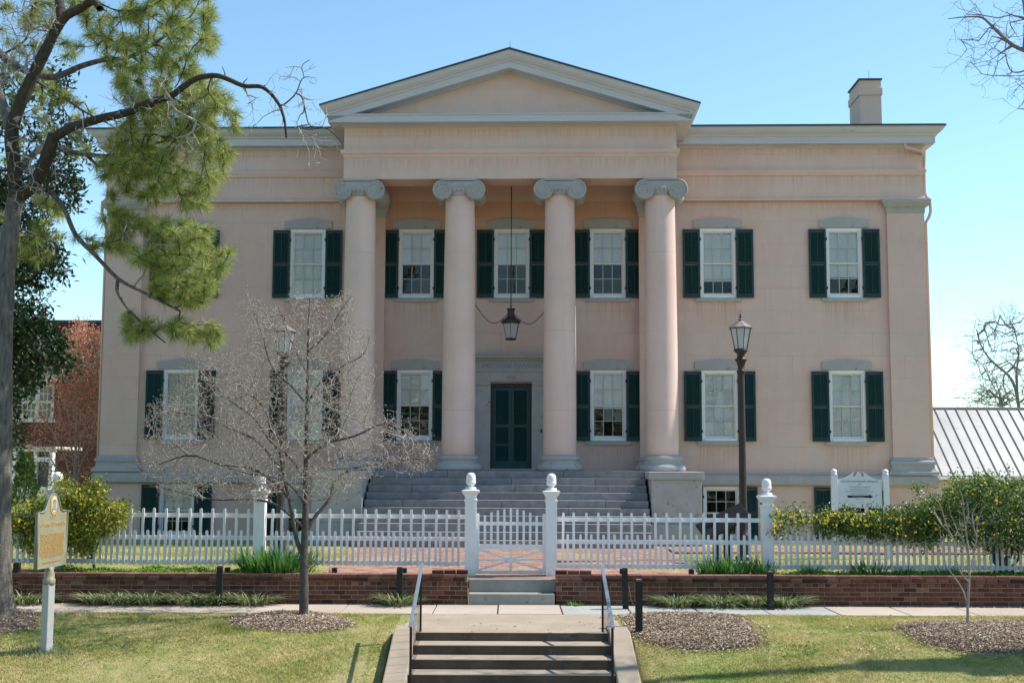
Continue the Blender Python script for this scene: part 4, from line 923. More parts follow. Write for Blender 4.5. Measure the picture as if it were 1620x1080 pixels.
M['bud'] = leafmat('dogwood_bud', [(0,(.46,.33,.25)),(.5,(.62,.49,.38)),(1,(.72,.62,.46))], .2, .8)

class Tree:
    """skeleton of nodes with parents, grown towards target points"""
    def __init__(s): s.P = []; s.par = []; s.rmin = []
    def line(s, pts, r0, r1, parent=-1, sub=4):
        pts = [np.array(p, float) for p in pts]
        if parent >= 0: pts = [s.P[parent]]+pts
        # Catmull-Rom through the points
        out = []; n = len(pts)
        for i in range(n-1):
            p0, p1, p2, p3 = pts[max(i-1,0)], pts[i], pts[i+1], pts[min(i+2,n-1)]
            for k in range(sub):
                t = k/sub; out.append(.5*((2*p1)+(-p0+p2)*t+(2*p0-5*p1+4*p2-p3)*t*t+(-p0+3*p1-3*p2+p3)*t**3))
        out.append(pts[-1]); 
        if parent >= 0: out = out[1:]
        ids = []; q = parent
        for i, p in enumerate(out):
            s.P.append(p); s.par.append(q); s.rmin.append(r0+(r1-r0)*i/max(1,len(out)-1)); q = len(s.P)-1; ids.append(q)
        return ids
    def near(s, p, lo=0): 
        A = np.array(s.P[lo:]); return lo+int(np.argmin(((A-np.array(p))**2).sum(1)))
    def grow(s, T, seg=.2, curve=.35, jit=.02, lift=0, start=0, up_pref=0, maxd=9e9):
        T = np.asarray(T, float); A = np.array(s.P[start:]); d = np.array([((A-t)**2).sum(1).min() for t in T]); T = T[np.argsort(d)]
        cap = len(s.P)+int(len(T)*12)+10; B = np.zeros((cap, 3)); n = len(s.P); B[:n] = np.array(s.P); D = np.zeros((cap, 3))
        for i in range(n): 
            q = s.par[i]
            D[i] = B[i]-B[q] if q >= 0 else (0,0,1)
        D[:n] = unit(D[:n]); tips = []
        for t in T:
            df = t-B[start:n]; dist = np.sqrt((df**2).sum(1)); cost = dist*(1.35-.5*(df*D[start:n]).sum(1)/np.maximum(dist,1e-6))
            if up_pref: cost += up_pref*np.maximum(0, -df[:,2])
            k = start+int(np.argmin(cost)); L = np.linalg.norm(t-B[k])
            if L > maxd: continue
            m = max(1, min(10, int(L/seg))); c = B[k]+D[k]*L*curve+np.array([0,0,lift*L]); q = k
            for j in range(1, m+1):
                u = j/m; p = (1-u)**2*B[k]+2*u*(1-u)*c+u*u*t+rng.normal(0, jit, 3)*min(1, L)
                if n >= cap: break
                B[n] = p; D[n] = unit(p-B[q]); s.P.append(p); s.par.append(q); s.rmin.append(0); q = n; n += 1
            tips.append((q, B[q].copy(), D[q].copy()))
        return tips
    def radii(s, tip=.003, p=2.4):
        n = len(s.P); acc = np.zeros(n); r = np.zeros(n)
        ch = np.zeros(n, int)
        for i in range(n):
            if s.par[i] >= 0: ch[s.par[i]] += 1
        for i in range(n-1, -1, -1):
            v = acc[i]**(1/p) if acc[i] > 0 else tip
            r[i] = max(v, s.rmin[i]); 
            if s.par[i] >= 0: acc[s.par[i]] += r[i]**p if s.rmin[i] == 0 else 0
        s.r = r; return r
    def mesh(s, name, mat, sel=None, sides=5, wob=0):
        """tubes over nodes; sel(r)->bool decides which segments go in"""
        P = np.array(s.P); par = np.array(s.par); r = s.r; n = len(P)
        d = np.zeros((n,3)); has = par >= 0; d[has] = P[has]-P[par[has]]; first = {}
        big = {}
        for i in range(n):
            q = par[i]
            if q >= 0 and (q not in big or r[i] > r[big[q]]): big[q] = i
        dn = d.copy()
        for q, i in big.items(): dn[q] = dn[q]+d[i] if has[q] else d[i]
        dn = unit(dn); ref = np.array([.83,.55,.12]); ref /= np.linalg.norm(ref)
        def rings(C_, Dd, rad):
            u = unit(np.cross(Dd, ref)); v = np.cross(Dd, u); a = np.arange(sides)*2*math.pi/sides
            rr = rad[:,None,None]*(1+(rng.uniform(-wob, wob, (len(C_), sides, 1)) if wob else 0))
            return C_[:,None,:]+(u[:,None,:]*np.cos(a)[None,:,None]+v[:,None,:]*np.sin(a)[None,:,None])*rr
        keep = np.array([has[i] and (sel is None or sel(r[i])) for i in range(n)]); seg = np.where(keep)[0]
        if not len(seg): return None
        R0 = rings(P, dn, r); side = np.array([big.get(par[i]) != i for i in seg])
        S = R0[par[seg]].copy(); ks = np.where(side)[0]
        if len(ks): ii = seg[ks]; S[ks] = rings(P[par[ii]], unit(d[ii]), r[ii]*1.05)
        rj = r[par[seg]]; big_jump = (~side)&(rj > r[seg]*1.6); kk = np.where(big_jump)[0]
        E_ = R0[seg]; V = np.concatenate([S, E_], 1).reshape(-1, 3); m = len(seg); b = np.arange(m)[:,None]*2*sides; k = np.arange(sides)[None]
        Fc = np.stack([b+k, b+(k+1)%sides, b+sides+(k+1)%sides, b+sides+k], -1).reshape(-1, 4)
        return mesh_np(name, V, Fc, 4, mat, True)
def leaf_mesh(name, P, D, N, L, Wd, mat, fold=.25):
    """rhombic leaves: base P, direction D, normal N"""
    D = unit(D); S = unit(np.cross(D, N)); Nn = np.cross(S, D); L = np.broadcast_to(L, (len(P),))[:,None]; Wd = np.broadcast_to(Wd, (len(P),))[:,None]
    mid = P+D*L*.45+Nn*L*0; V = np.stack([P, mid+S*Wd*.5+Nn*Wd*fold, P+D*L, mid-S*Wd*.5+Nn*Wd*fold], 1).reshape(-1, 3)
    b = np.arange(len(P))[:,None]*4; Fc = np.concatenate([b+[[0,1,2]], b+[[0,2,3]]], 1).reshape(-1, 3)
    return mesh_np(name, V, Fc, 3, mat)
def blade_mesh(name, P, D, L, Wd, mat, bend=.5, segs=3):
    """strap leaves bending over"""
    n = len(P); D = unit(D); h = unit(D*np.array([1,1,0])+1e-6); S = unit(np.cross(h, np.array([0,0,1.]))); L = np.broadcast_to(L,(n,))[:,None]; Wd = np.broadcast_to(Wd,(n,))[:,None]; bend = np.broadcast_to(bend,(n,))[:,None]
    rows = []
    for j in range(segs):
        t = j/segs; c = P+D*L*t+h*L*bend*t*t*.6-np.array([0,0,1.])*L*bend*t*t*.55; w = Wd*(1-.5*t*t)*.5; rows += [c-S*w, c+S*w]
    t = 1; rows.append(P+D*L+h*L*bend*.6-np.array([0,0,1.])*L*bend*.55)
    V = np.stack(rows, 1).reshape(-1, 3); k = 2*segs+1; b = np.arange(n)[:,None]*k; T = []
    for j in range(segs-1): a = 2*j; T += [b+[[a,a+1,a+3]], b+[[a,a+3,a+2]]]
    a = 2*(segs-1); T.append(b+[[a,a+1,a+2]])
    return mesh_np(name, V, np.concatenate(T, 1).reshape(-1, 3), 3, mat)
def in_poly(pts, poly):
    x, y = pts[:,0], pts[:,1]; c = np.zeros(len(pts), bool); n = len(poly); j = n-1
    for i in range(n):
        xi, yi = poly[i]; xj, yj = poly[j]
        c ^= ((yi > y) != (yj > y)) & (x < (xj-xi)*(y-yi)/(yj-yi+1e-12)+xi); j = i
    return c
def sample_poly(poly, n, ya, yb, clump=0):
    """points in a region of the view given as pixels, spread over true depth ya..yb"""
    poly = np.array(poly, float); lo, hi = poly.min(0), poly.max(0); out = []
    while len(out) < n:
        q = rng.uniform(lo, hi, (n*3, 2)); q = q[in_poly(q, poly)]; out += list(q)
    out = out[:n]; Y = rng.uniform(ya, yb, n); return np.array([at(u, v, y) for (u, v), y in zip(out, Y)])
def ell(c, r, n, hollow=.0):
    v = unit(rng.normal(size=(n,3)))*(rng.uniform(hollow, 1, (n,1))**(1/3)); return np.array(c)+v*np.array(r)
def on_ground(P):
    for p in P: p[2] = terr(p[0], p[1])
    return P
def AT(u, v, Y): return np.array(at(u, v, Y))

# ---------------------------------------------------------------- big pine at the left
YP = 19.7
pine = thing('pine_tree', 'large pine with grey trunk, mossy limbs and green needles at the left edge', 'tree', tuple(atg(4, 975)))
T = Tree(); pl = lambda L: [AT(*q) for q in L]
base = T.line(pl([(2,1000,YP),(-2,900,YP),(-1,780,YP),(2,640,YP),(4,520,YP),(10,420,YP),(18,355,YP),(25,312,YP)]), .205, .125, sub=6)
T.rmin[0] = .40; T.rmin[1] = .31; T.rmin[2] = .25; T.rmin[3] = .225
f0 = base[-1]
l1 = T.line(pl([(22,262,19.6),(19,205,19.5),(38,150,19.4),(68,88,19.3),(98,32,19.2),(128,13,19.2),(147,2,19.1),(158,14,19.0)]), .12, .055, f0)
l1b = T.line(pl([(93,-5,19.3),(90,-60,19.4),(95,-140,19.4)]), .075, .05, T.near(AT(96,30,19.2)))
l2 = T.line(pl([(55,290,19.5),(74,250,19.3),(86,212,19.2)]), .115, .095, f0)
l3 = T.line(pl([(110,203,19.1),(150,190,19.0),(200,178,18.9),(242,160,18.8),(270,152,18.8),(292,136,18.7),(312,124,18.7),(345,120,18.6),(385,136,18.6),(415,138,18.5),(438,160,18.5),(449,186,18.5),(453,218,18.5)]), .078, .016, T.near(AT(84,222,19.2)))
for L_2, r_ in (([(356,118,18.6),(352,106,18.6)], .012), ([(386,130,18.6),(392,124,18.6)], .012), ([(450,165,18.5),(468,148,18.5),(478,125,18.4),(490,122,18.4)], .014), ([(478,155,18.5),(485,185,18.5),(492,200,18.4),(520,205,18.4),(540,225,18.4)], .012), ([(470,201,18.4),(490,205,18.4),(515,203,18.4),(528,212,18.4),(545,232,18.4)], .010), ([(480,118,18.4),(478,104,18.4),(490,95,18.4)], .006), ([(330,135,18.6),(328,150,18.6),(310,158,18.6)], .012)):
    T.line(pl(L_2), r_, r_*.4, T.near(AT(*L_2[0]), l3[0]))
g1 = T.line(pl([(-30,60,20.3),(5,90,20.3),(40,112,20.2),(85,122,20.2),(125,106,20.2),(165,95,20.2),(200,92,20.2),(235,75,20.2),(268,52,20.2)]), .075, .025, T.near(AT(19,205,19.5)))
g2 = T.line(pl([(70,232,20.2),(110,240,20.3),(165,247,20.4),(215,240,20.4),(250,225,20.4)]), .06, .02, T.near(AT(30,280,19.6)))
g3 = T.line(pl([(75,302,20.0),(100,328,19.9),(120,372,19.8),(152,405,19.7),(187,441,19.6),(227,462,19.5),(262,480,19.4),(285,492,19.3)]), .05, .018, T.near(AT(40,300,19.6)))
g4 = T.line(pl([(186,462,19.5),(204,490,19.4),(235,520,19.3),(262,542,19.3)]), .03, .012, T.near(AT(188,442,19.6)))
g5 = T.line(pl([(60,130,20.6),(95,150,20.6),(130,175,20.7),(170,195,20.7)]), .03, .012, T.near(AT(60,118,20.3)))
g6 = T.line(pl([(-20,330,20.8),(30,360,20.9),(80,380,21.0)]), .03, .012, T.near(AT(14,380,19.7)))
nskel = len(T.P)
zones = [([(118,0),(335,-10),(345,60),(338,120),(352,160),(330,200),(270,215),(240,180),(200,160),(180,120),(150,70),(125,30)], 245, 19.0, 21.3),
 ([(200,170),(330,130),(372,160),(378,205),(362,255),(350,300),(322,345),(300,335),(255,300),(215,310),(175,280),(165,225)], 210, 18.8, 21.0),
 ([(180,330),(225,345),(300,350),(345,370),(368,395),(355,425),(335,462),(300,470),(262,455),(230,420),(195,405),(165,385),(160,350)], 160, 18.6, 20.6),
 ([(235,430),(300,440),(338,455),(330,475),(300,482),(250,470)], 40, 18.8, 20.0), ([(200,500),(260,512),(250,535),(205,540)], 18, 18.9, 19.8), ([(275,500),(330,508),(358,525),(350,548),(300,545),(270,530)], 22, 18.9, 19.8),
 ([(160,230),(260,250),(290,300),(240,325),(180,330),(150,290)], 26, 19.3, 21), ([(0,0),(110,0),(130,60),(110,110),(60,130),(0,120)], 44, 20.4, 22.5), ([(0,150),(110,130),(160,190),(130,260),(60,280),(0,260)], 28, 20.4, 22.5),
 ([(0,320),(90,310),(120,360),(60,420),(0,440)], 26, 20.2, 22), ([(120,370),(160,380),(150,420),(125,410)], 4, 19.5, 20.5), ([(170,-200),(330,-200),(345,-10),(120,-10)], 70, 19.2, 21.5), ([(-200,-150),(120,-150),(110,0),(-200,60)], 90, 19.5, 22.5), ([(-350,50),(-10,60),(-10,330),(-300,300)], 90, 18.7, 22.5)]
tg = np.concatenate([sample_poly(z[0], z[1], z[2], z[3]) for z in zones])
skel_ok = [i for i in range(nskel)]
tips = T.grow(tg, .16, .35, .025, lift=-.02, start=base[-3])
T.radii(.0055, 2.5)
n_sk = nskel
def submesh(T, name, mat, ids, sides, wob=0):
    """mesh of chosen nodes only"""
    ids = set(ids); r0 = T.r.copy(); q = T.r.copy()
    mask = np.array([i in ids for i in range(len(T.P))]); tmp = T.r; T.r = np.where(mask, T.r, -1)
    par = list(T.par); me = None
    T2 = Tree(); T2.P = T.P; T2.par = [p if mask[i] else -1 for i, p in enumerate(T.par)]; T2.r = tmp; me = T2.mesh(name, mat, None, sides, wob); T.r = tmp; return me
bl_ = set(base); dark = [i for i in range(nskel) if i not in bl_ and (i in set(l1) | set(l2) | set(l3) | set(l1b) or (l3[0] <= i < g1[0]))]
iv = Matrix.Translation(-Vector(pine.location))
def place(me, name, root):
    o = link(name, me, root); o.location = -Vector(root.location); return o
place(submesh(T, 'trunk', M['bark'], base, 16, .05), 'trunk', pine)
for nm, ids in (('limb', l1+l1b), ('limb', l2), ('limb', list(range(l3[0], g1[0])))): place(submesh(T, 'limb', M['dark_bark'], ids, 10, .08), nm, pine)
for nm, ids in (('limb', g1), ('limb', g2), ('limb', g3), ('limb', g4), ('limb', g5), ('limb', g6)): place(submesh(T, 'limb', M['bark'], ids, 8, .06), nm, pine)
place(submesh(T, 'branches', M['dark_bark'], range(nskel, len(T.P)), 5), 'branches', pine)['kind'] = 'stuff'
TP = np.array([t[1] for t in tips]); TD = np.array([t[2] for t in tips])
# extra tufts a little way back along the twigs
K = 110; nt_ = len(TP); base_ = np.repeat(TP, K, 0); dd = np.repeat(TD, K, 0)
dirs = unit(unit(rng.normal(size=(nt_*K,3)))*1.0+dd*.75); al = rng.uniform(0,.13,(nt_*K,1)); P0 = base_-dd*al+rng.normal(0,.006,(nt_*K,3))
Ln = rng.uniform(.15,.26,(nt_*K,1)); sidev = unit(np.cross(dirs, rng.normal(size=dirs.shape)))*.0031
mid = P0+dirs*Ln*.55+np.array([0,0,-.006]); end = P0+dirs*Ln+np.array([0,0,-.022])
V_ = np.stack([P0-sidev, P0+sidev, mid+sidev, mid-sidev, end], 1).reshape(-1,3); b_ = np.arange(nt_*K)[:,None]*5
Fc = np.concatenate([b_+[[0,1,2]], b_+[[0,2,3]], b_+[[3,2,4]]], 1).reshape(-1,3); place(mesh_np('needles', V_, Fc, 3, M['needle']), 'needles', pine)['kind'] = 'stuff'
# dead hanging twigs
T2 = Tree(); T2.P = list(T.P[:nskel]); T2.par = list(T.par[:nskel]); T2.rmin = list(T.rmin[:nskel]); s0 = len(T2.P)
dz = [([(150,150),(270,110),(330,160),(345,200),(320,260),(280,240),(230,190),(170,200)], 150, 18.6, 19.2),([(0,0),(110,0),(90,60),(60,110),(0,140)], 190, 19.0, 19.8),([(10,180),(90,160),(110,230),(60,330),(20,330)], 120, 19.1, 19.8),
      ([(385,150),(410,150),(410,200),(395,215)], 12, 18.4, 18.7),([(420,120),(500,90),(515,130),(535,200),(520,240),(480,260),(460,200),(430,190)], 60, 18.3, 18.7),([(180,340),(290,360),(270,420),(200,400)], 40, 18.8, 19.6),([(140,160),(200,200),(150,240),(100,200)],30,18.8,19.3)]
tg = np.concatenate([sample_poly(z[0], z[1], z[2], z[3]) for z in dz]); tp2 = T2.grow(tg, .09, .3, .03, lift=.05, start=base[-3], maxd=1.3)
ex = np.concatenate([np.array([t[1]+rng.normal(0,.07,3)-np.array([0,0,rng.uniform(0,.16)]) for t in tp2]) for _ in range(3)]); T2.grow(ex, .06, .3, .012, start=s0, maxd=.5)
T2.radii(.0032, 2.3); place(submesh(T2, 'dead_twigs', M['twig_grey'], range(s0, len(T2.P)), 4), 'dead_twigs', pine)['kind'] = 'stuff'

# ---------------------------------------------------------------- bare dogwood
dg = atg(479, 976); dog = thing('dogwood_tree', 'bare dogwood tree full of pale buds growing from a mulch bed by the sidewalk', 'tree', tuple(dg)); YD = dg.y
T = Tree(); p_ = lambda *L: [AT(u, v, YD+d) for u, v, d in L]
tr = T.line(p_((480,985,0),(481,930,0),(481,880,0),(483,820,.02),(484,760,.05),(485,700,.05),(486,640,.0),(487,580,0),(488,520,0),(490,470,0)), .078, .008, sub=5)
T.rmin[0] = .11; T.rmin[1] = .092
def limb(start, *L, r=.03): return T.line(p_(*L), r, r*.3, T.near(AT(start[0], start[1], YD), 0), sub=4)
limb((480,885), (472,862,0),(466,838,-.05),(458,790,-.1),(448,750,-.2),(440,700,-.3),(420,650,-.4),(395,620,-.5), r=.042)
limb((458,790), (430,760,-.2),(395,740,-.4),(350,735,-.6),(300,720,-.8),(250,735,-1), r=.024)
limb((448,750), (410,700,.3),(370,680,.5),(320,660,.8),(270,650,1.0), r=.022)
limb((483,850), (500,815,.1),(522,788,.2),(530,760,.3),(560,740,.4),(610,732,.5),(665,725,.6), r=.034)
limb((482,840), (440,800,.4),(400,790,.8),(340,790,1.1),(290,780,1.4),(255,770,1.6), r=.022)
limb((484,760), (460,725,.2),(430,700,.3),(400,660,.5),(360,630,.7),(330,600,.8), r=.024)
limb((485,720), (520,700,-.2),(560,690,-.5),(610,670,-.7),(650,690,-.9), r=.024)
limb((486,640), (510,600,.1),(540,580,.2),(575,560,.3),(585,530,.3), r=.018); limb((486,640), (460,610,-.2),(430,580,-.3),(415,530,-.4),(400,490,-.4), r=.018)
limb((487,590), (465,550,.2),(450,510,.3),(440,485,.3), r=.012); limb((487,560), (515,530,-.2),(540,490,-.3),(555,470,-.3), r=.012)
limb((484,760), (520,730,.6),(560,720,1.0),(600,700,1.4), r=.02); limb((484,790), (450,760,-.8),(400,750,-1.3),(360,740,-1.7), r=.02); limb((485,680), (520,640,.7),(560,620,1.1), r=.018)
s0 = len(T.P); mp = 1/ (F/YD)
def crown(n):
    q = []
    poly = [(222,690),(232,640),(290,600),(272,560),(350,565),(395,555),(375,500),(392,465),(430,490),(470,468),(520,480),(560,455),(552,495),(560,530),(590,525),(580,570),(600,600),(585,640),(640,680),(690,715),(668,750),(600,742),(575,770),(520,795),(450,775),(400,800),(330,775),(290,798),(238,768),(215,730)]
    while len(q) < n:
        c = rng.uniform((215,460),(690,805),(4*n,2)); c = c[in_poly(c, poly)]
        for u, v in c:
            hw = 1.0-abs(u-455)/250; dpt = max(.35, 2.0*math.sqrt(max(hw, .05))*(.5+.5*min(1,(v-440)/220))); q.append(AT(u, v, YD+rng.uniform(-dpt, dpt)))
    return np.array(q[:n])
tp = T.grow(crown(2350), .09, .45, .02, lift=.03, start=tr[14], up_pref=.35)
s1 = len(T.P); ex = []
for _, q, d in tp:
    for _k in range(5): ex.append(q-d*rng.uniform(0,.2)+unit(rng.normal(size=3)+d*.6+np.array([0,0,.9]))*rng.uniform(.07,.2))
tp2 = T.grow(np.array(ex), .07, .35, .008, start=s0, maxd=.5)
T.radii(.0021, 2.5)
place(submesh(T, 'trunk', M['dog_bark'], tr, 12, .05), 'trunk', dog); place(submesh(T, 'limbs', M['dog_bark'], range(len(tr), s0), 8, .04), 'limbs', dog)['kind'] = 'stuff'; place(submesh(T, 'twigs', M['dog_twig'], range(s0, len(T.P)), 4), 'twigs', dog)['kind'] = 'stuff'
Q = np.array([t[1] for t in tp2]); Qd = np.array([t[2] for t in tp2]); n_ = len(Q); sidx = rng.uniform(size=n_) < .9; Q, Qd = Q[sidx], Qd[sidx]; n_ = len(Q)
def octa(name, Q, D, r, mat):
    D = unit(D); u = unit(np.cross(D, rng.normal(size=D.shape))); v = np.cross(D, u); r = np.broadcast_to(r, (len(Q),))[:,None]
    V = np.stack([Q-D*r*.4, Q+u*r, Q+v*r, Q-u*r, Q-v*r, Q+D*r*1.8], 1).reshape(-1,3); b = np.arange(len(Q))[:,None]*6
    Fc = np.concatenate([b+[f] for f in ([0,2,1],[0,3,2],[0,4,3],[0,1,4],[5,1,2],[5,2,3],[5,3,4],[5,4,1])], 1).reshape(-1,3); return mesh_np(name, V, Fc, 3, mat)
place(octa('buds', Q, Qd, rng.uniform(.006,.011,n_), M['bud']), 'buds', dog)['kind'] = 'stuff'

# ---------------------------------------------------------------- magnolia far left
mg = thing('magnolia_tree', 'dark glossy magnolia tree standing behind the pine at the far left', 'tree', tuple(AT(-20, 860, 27.5)*np.array([1,1,0])+np.array([0,0,.45])))
T = Tree(); t0 = T.line([AT(-20,880,27.5),AT(-25,700,27.5),AT(-20,500,27.5),AT(-10,300,27.5),AT(0,120,27.5)], .2, .05, sub=8)
mz = [([(-60,110),(60,95),(105,120),(120,190),(140,255),(110,262),(70,280),(-60,280)], 110), ([(-60,280),(115,265),(122,330),(60,345),(-60,350)], 110), ([(-60,350),(60,345),(95,395),(112,432),(60,440),(70,500),(66,520),(-60,520)], 230),
      ([(-60,520),(70,510),(100,545),(122,560),(112,585),(60,598),(-60,600)], 190), ([(-60,605),(60,600),(70,615),(30,640),(28,700),(10,750),(-60,750)], 100)]
tg = np.concatenate([sample_poly(z[0], z[1], 26.2, 29.0) for z in mz]); tp = T.grow(tg, .4, .3, .03, lift=-.05); T.radii(.012, 2.4)
place(submesh(T, 'branches', M['dark_bark'], range(len(t0), len(T.P)), 5), 'branches', mg)['kind'] = 'stuff'; place(submesh(T, 'trunk', M['bark'], t0, 10), 'trunk', mg)
Q = np.array([t[1] for t in tp]); Qd = np.array([t[2] for t in tp]); K = 24; P0 = np.repeat(Q, K, 0)+rng.normal(0,.12,(len(Q)*K,3)); D0 = unit(np.repeat(Qd, K, 0)*.5+rng.normal(size=(len(Q)*K,3))*.7)
place(leaf_mesh('leaves', P0, D0, rng.normal(size=P0.shape)+np.array([0,0,1.5]), rng.uniform(.13,.21,len(P0)), rng.uniform(.05,.08,len(P0)), M['magnolia']), 'leaves', mg)['kind'] = 'stuff'

# ---------------------------------------------------------------- copper-red tree beside the house
yr = 45.0; rt = thing('red_leaf_tree', 'small copper red leafed tree with pale stems left of the mansion', 'tree', tuple(AT(119,868,yr)*np.array([1,1,0])+np.array([0,0,.26])))
T = Tree(); t0 = T.line([AT(119,868,yr),AT(119,800,yr),AT(119,760,yr),AT(120,700,yr),AT(122,620,yr),AT(125,520,yr)], .085, .015, sub=5)
for a, L_3 in (((119,790),[(110,750),(98,710),(75,670),(60,650)]), ((119,770),[(128,735),(142,700),(152,640),(155,570)]), ((119,750),[(112,700),(108,640),(105,580)]), ((120,730),[(135,670),(142,600),(150,540)]), ((119,800),[(104,768),(80,725),(62,700)])):
    T.line([AT(u, v, yr+rng.uniform(-.6,.6)) for u, v in L_3], .035, .012, T.near(AT(a[0],a[1],yr)))
s0 = len(T.P); tg = np.concatenate([sample_poly([(45,775),(38,700),(58,640),(72,560),(98,525),(125,508),(150,520),(172,560),(180,700),(170,780),(110,790)], 750, 43.4, 46.8), sample_poly([(85,560),(125,508),(160,530),(180,600),(100,640)], 500, 43.6, 46.6)])
tp = T.grow(tg, .25, .4, .02, lift=.1, up_pref=.8); T.radii(.006, 2.3)
place(submesh(T, 'trunk', M['dog_twig'], t0, 10), 'trunk', rt); place(submesh(T, 'branches', M['dog_twig'], range(len(t0), len(T.P)), 4), 'branches', rt)['kind'] = 'stuff'
Q = np.array([t[1] for t in tp]); v_ = rng.uniform(size=len(Q)) < np.clip((Q[:,2]-1.6)/2.5, .2, 1); Q = Q[v_]; K = 9; P0 = np.repeat(Q, K, 0)+rng.normal(0,.15,(len(Q)*K,3))
place(leaf_mesh('leaves', P0, rng.normal(size=P0.shape)+np.array([0,0,.4]), rng.normal(size=P0.shape), rng.uniform(.07,.12,len(P0)), rng.uniform(.04,.07,len(P0)), M['redleaf']), 'leaves', rt)['kind'] = 'stuff'

# ---------------------------------------------------------------- small conifer
cz_ = AT(36,845,29.5); cf = thing('conifer_shrub', 'small upright green conifer between the pine trunk and the left shrub', 'shrub', (cz_[0], 29.5, .48)); n_ = 5200
h = rng.uniform(0,1,n_)**.9; rad = .46*np.clip(1.15-h, .05, 1)**.75*(.55+.45*rng.uniform(0,1,n_))*(1+.12*np.sin(h*23)); a = rng.uniform(0,2*math.pi,n_); P0 = np.stack([rad*np.cos(a), rad*np.sin(a), h*2.15], 1)
link('foliage', leaf_mesh('foliage', P0, np.stack([np.cos(a)*.6, np.sin(a)*.6, np.full(n_,.9)],1)+rng.normal(0,.35,(n_,3)), rng.normal(size=(n_,3)), rng.uniform(.05,.10,n_), rng.uniform(.018,.035,n_), M['conifer']), cf)['kind'] = 'stuff'
b = MB(); b.tube([(0,0,-.1),(0,0,1.7)], [.05,.015], 8); b.build('trunk', M['bark'], cf)

# ---------------------------------------------------------------- yellow jasmine over the fence
def vine(name, label, zones, stems, nl, leafm, nf, root, lsz=(.045,.08), trunk=None, fz=None):
    v = thing(name, label, 'shrub', root, 0); T = Tree()
    for L_4, r in stems: T.line([AT(*q) for q in L_4], r, r*.35, -1 if not T.P else T.near(AT(*L_4[0])), sub=5)
    s0 = len(T.P); tg = np.concatenate([sample_poly(z[0], z[1], z[2], z[3]) for z in zones]); tp = T.grow(tg, .12, .4, .03, lift=.05); T.radii(.004, 2.3)
    place(submesh(T, 'stems', M[trunk or 'dog_bark'], range(0, s0), 8, .15), 'stems', v); place(submesh(T, 'twigs', M['dark_bark'], range(s0, len(T.P)), 4), 'twigs', v)['kind'] = 'stuff'
    Q = np.array([t[1] for t in tp]); K = nl; P0 = np.repeat(Q, K, 0)+rng.normal(0,.075,(len(Q)*K,3)); 
    place(leaf_mesh('leaves', P0, rng.normal(size=P0.shape)+np.array([.2,-.3,-.2]), rng.normal(size=P0.shape)+np.array([0,-.4,.8]), rng.uniform(lsz[0],lsz[1],len(P0)), rng.uniform(.020,.036,len(P0)), M[leafm]), 'leaves', v)['kind'] = 'stuff'
    fl = []
    for z in (fz or zones):
        fl.append(sample_poly(z[0], max(2, int(z[1]*nf)), z[2]-.15, (z[2]+z[3])/2))
    fl = np.concatenate(fl); K = 5; P1 = np.repeat(fl, K, 0); ang = np.tile(np.arange(K)*2*math.pi/K, len(fl)); ax = np.repeat(unit(rng.normal(size=fl.shape)+np.array([.3,-1,.3])), K, 0)
    u = unit(np.cross(ax, np.array([.1,.2,1]))); w = np.cross(ax, u); Dp = u*np.cos(ang)[:,None]+w*np.sin(ang)[:,None]+ax*.5
    place(leaf_mesh('flowers', P1, Dp, ax, .030, .024, M['yellow'], 0), 'flowers', v)['kind'] = 'stuff'
    return v
Z1 = [([(100,792),(122,776),(140,792),(160,783),(176,800),(196,796),(208,812),(192,828),(182,842),(150,850),(142,876),(118,872),(104,846),(95,830)], 480, 22.1, 23.2), ([(12,810),(60,790),(100,780),(120,830),(100,880),(60,880),(20,850)], 480, 22.2, 23.4),
      ([(78,760),(105,758),(140,780),(150,800),(100,800),(84,790)], 60, 22.0, 22.8), ([(138,768),(150,755),(160,762),(170,772),(150,795)], 22, 22.2, 22.5), ([(5,800),(20,795),(30,840),(8,850)], 16, 22.2, 22.6)]
vine('yellow_jasmine', 'yellow-green flowering jasmine shrub sprawling over the fence at the left', Z1, [([(150,905,22.75),(146,880,22.7),(135,850,22.7),(120,810,22.7),(100,780,22.6)], .03), ([(146,880,22.7),(160,850,22.6),(175,815,22.5)], .02), ([(146,885,22.7),(110,860,22.9),(60,830,22.9)], .02)], 18, 'jasmine', .38, tuple(AT(150,905,22.75)))
Z1 += [([(u_, 800), (u_+3+d_, 776-h_), (u_+8, 800)], 5, 22.2, 22.6) for u_, d_, h_ in ((30,-8,10),(60,4,14),(112,6,22),(160,10,10),(182,14,-4))]+[([(196,812),(222,800),(226,812),(200,826)], 9, 22.2, 22.5), ([(60,870),(90,905),(110,900),(90,865)], 12, 22.4, 22.8)]
Z2 = [([(1478,790),(1500,768),(1530,760),(1560,750),(1595,764),(1700,755),(1760,800),(1740,865),(1600,872),(1540,862),(1490,845),(1460,825)], 1500, 22.1, 23.6), ([(1395,812),(1440,803),(1480,788),(1500,840),(1470,862),(1410,850),(1370,835)], 420, 22.2, 23.2),
      ([(1290,818),(1330,812),(1395,815),(1400,845),(1350,845),(1300,842)], 230, 22.25, 22.8), ([(1222,800),(1245,812),(1290,815),(1295,838),(1255,832),(1228,850)], 45, 22.3, 22.7)]
Z2 += [([(1505+a, 772), (1511+a, 745-b), (1517+a, 768)], 5, 22.4, 22.7) for a, b in ((0,0),(32,4),(52,-4),(88,6),(-60,-28))]+[([(1300+a,818),(1304+a,800-b),(1309+a,818)], 4, 22.35, 22.5) for a, b in ((0,0),(38,6),(75,2),(-45,6))]
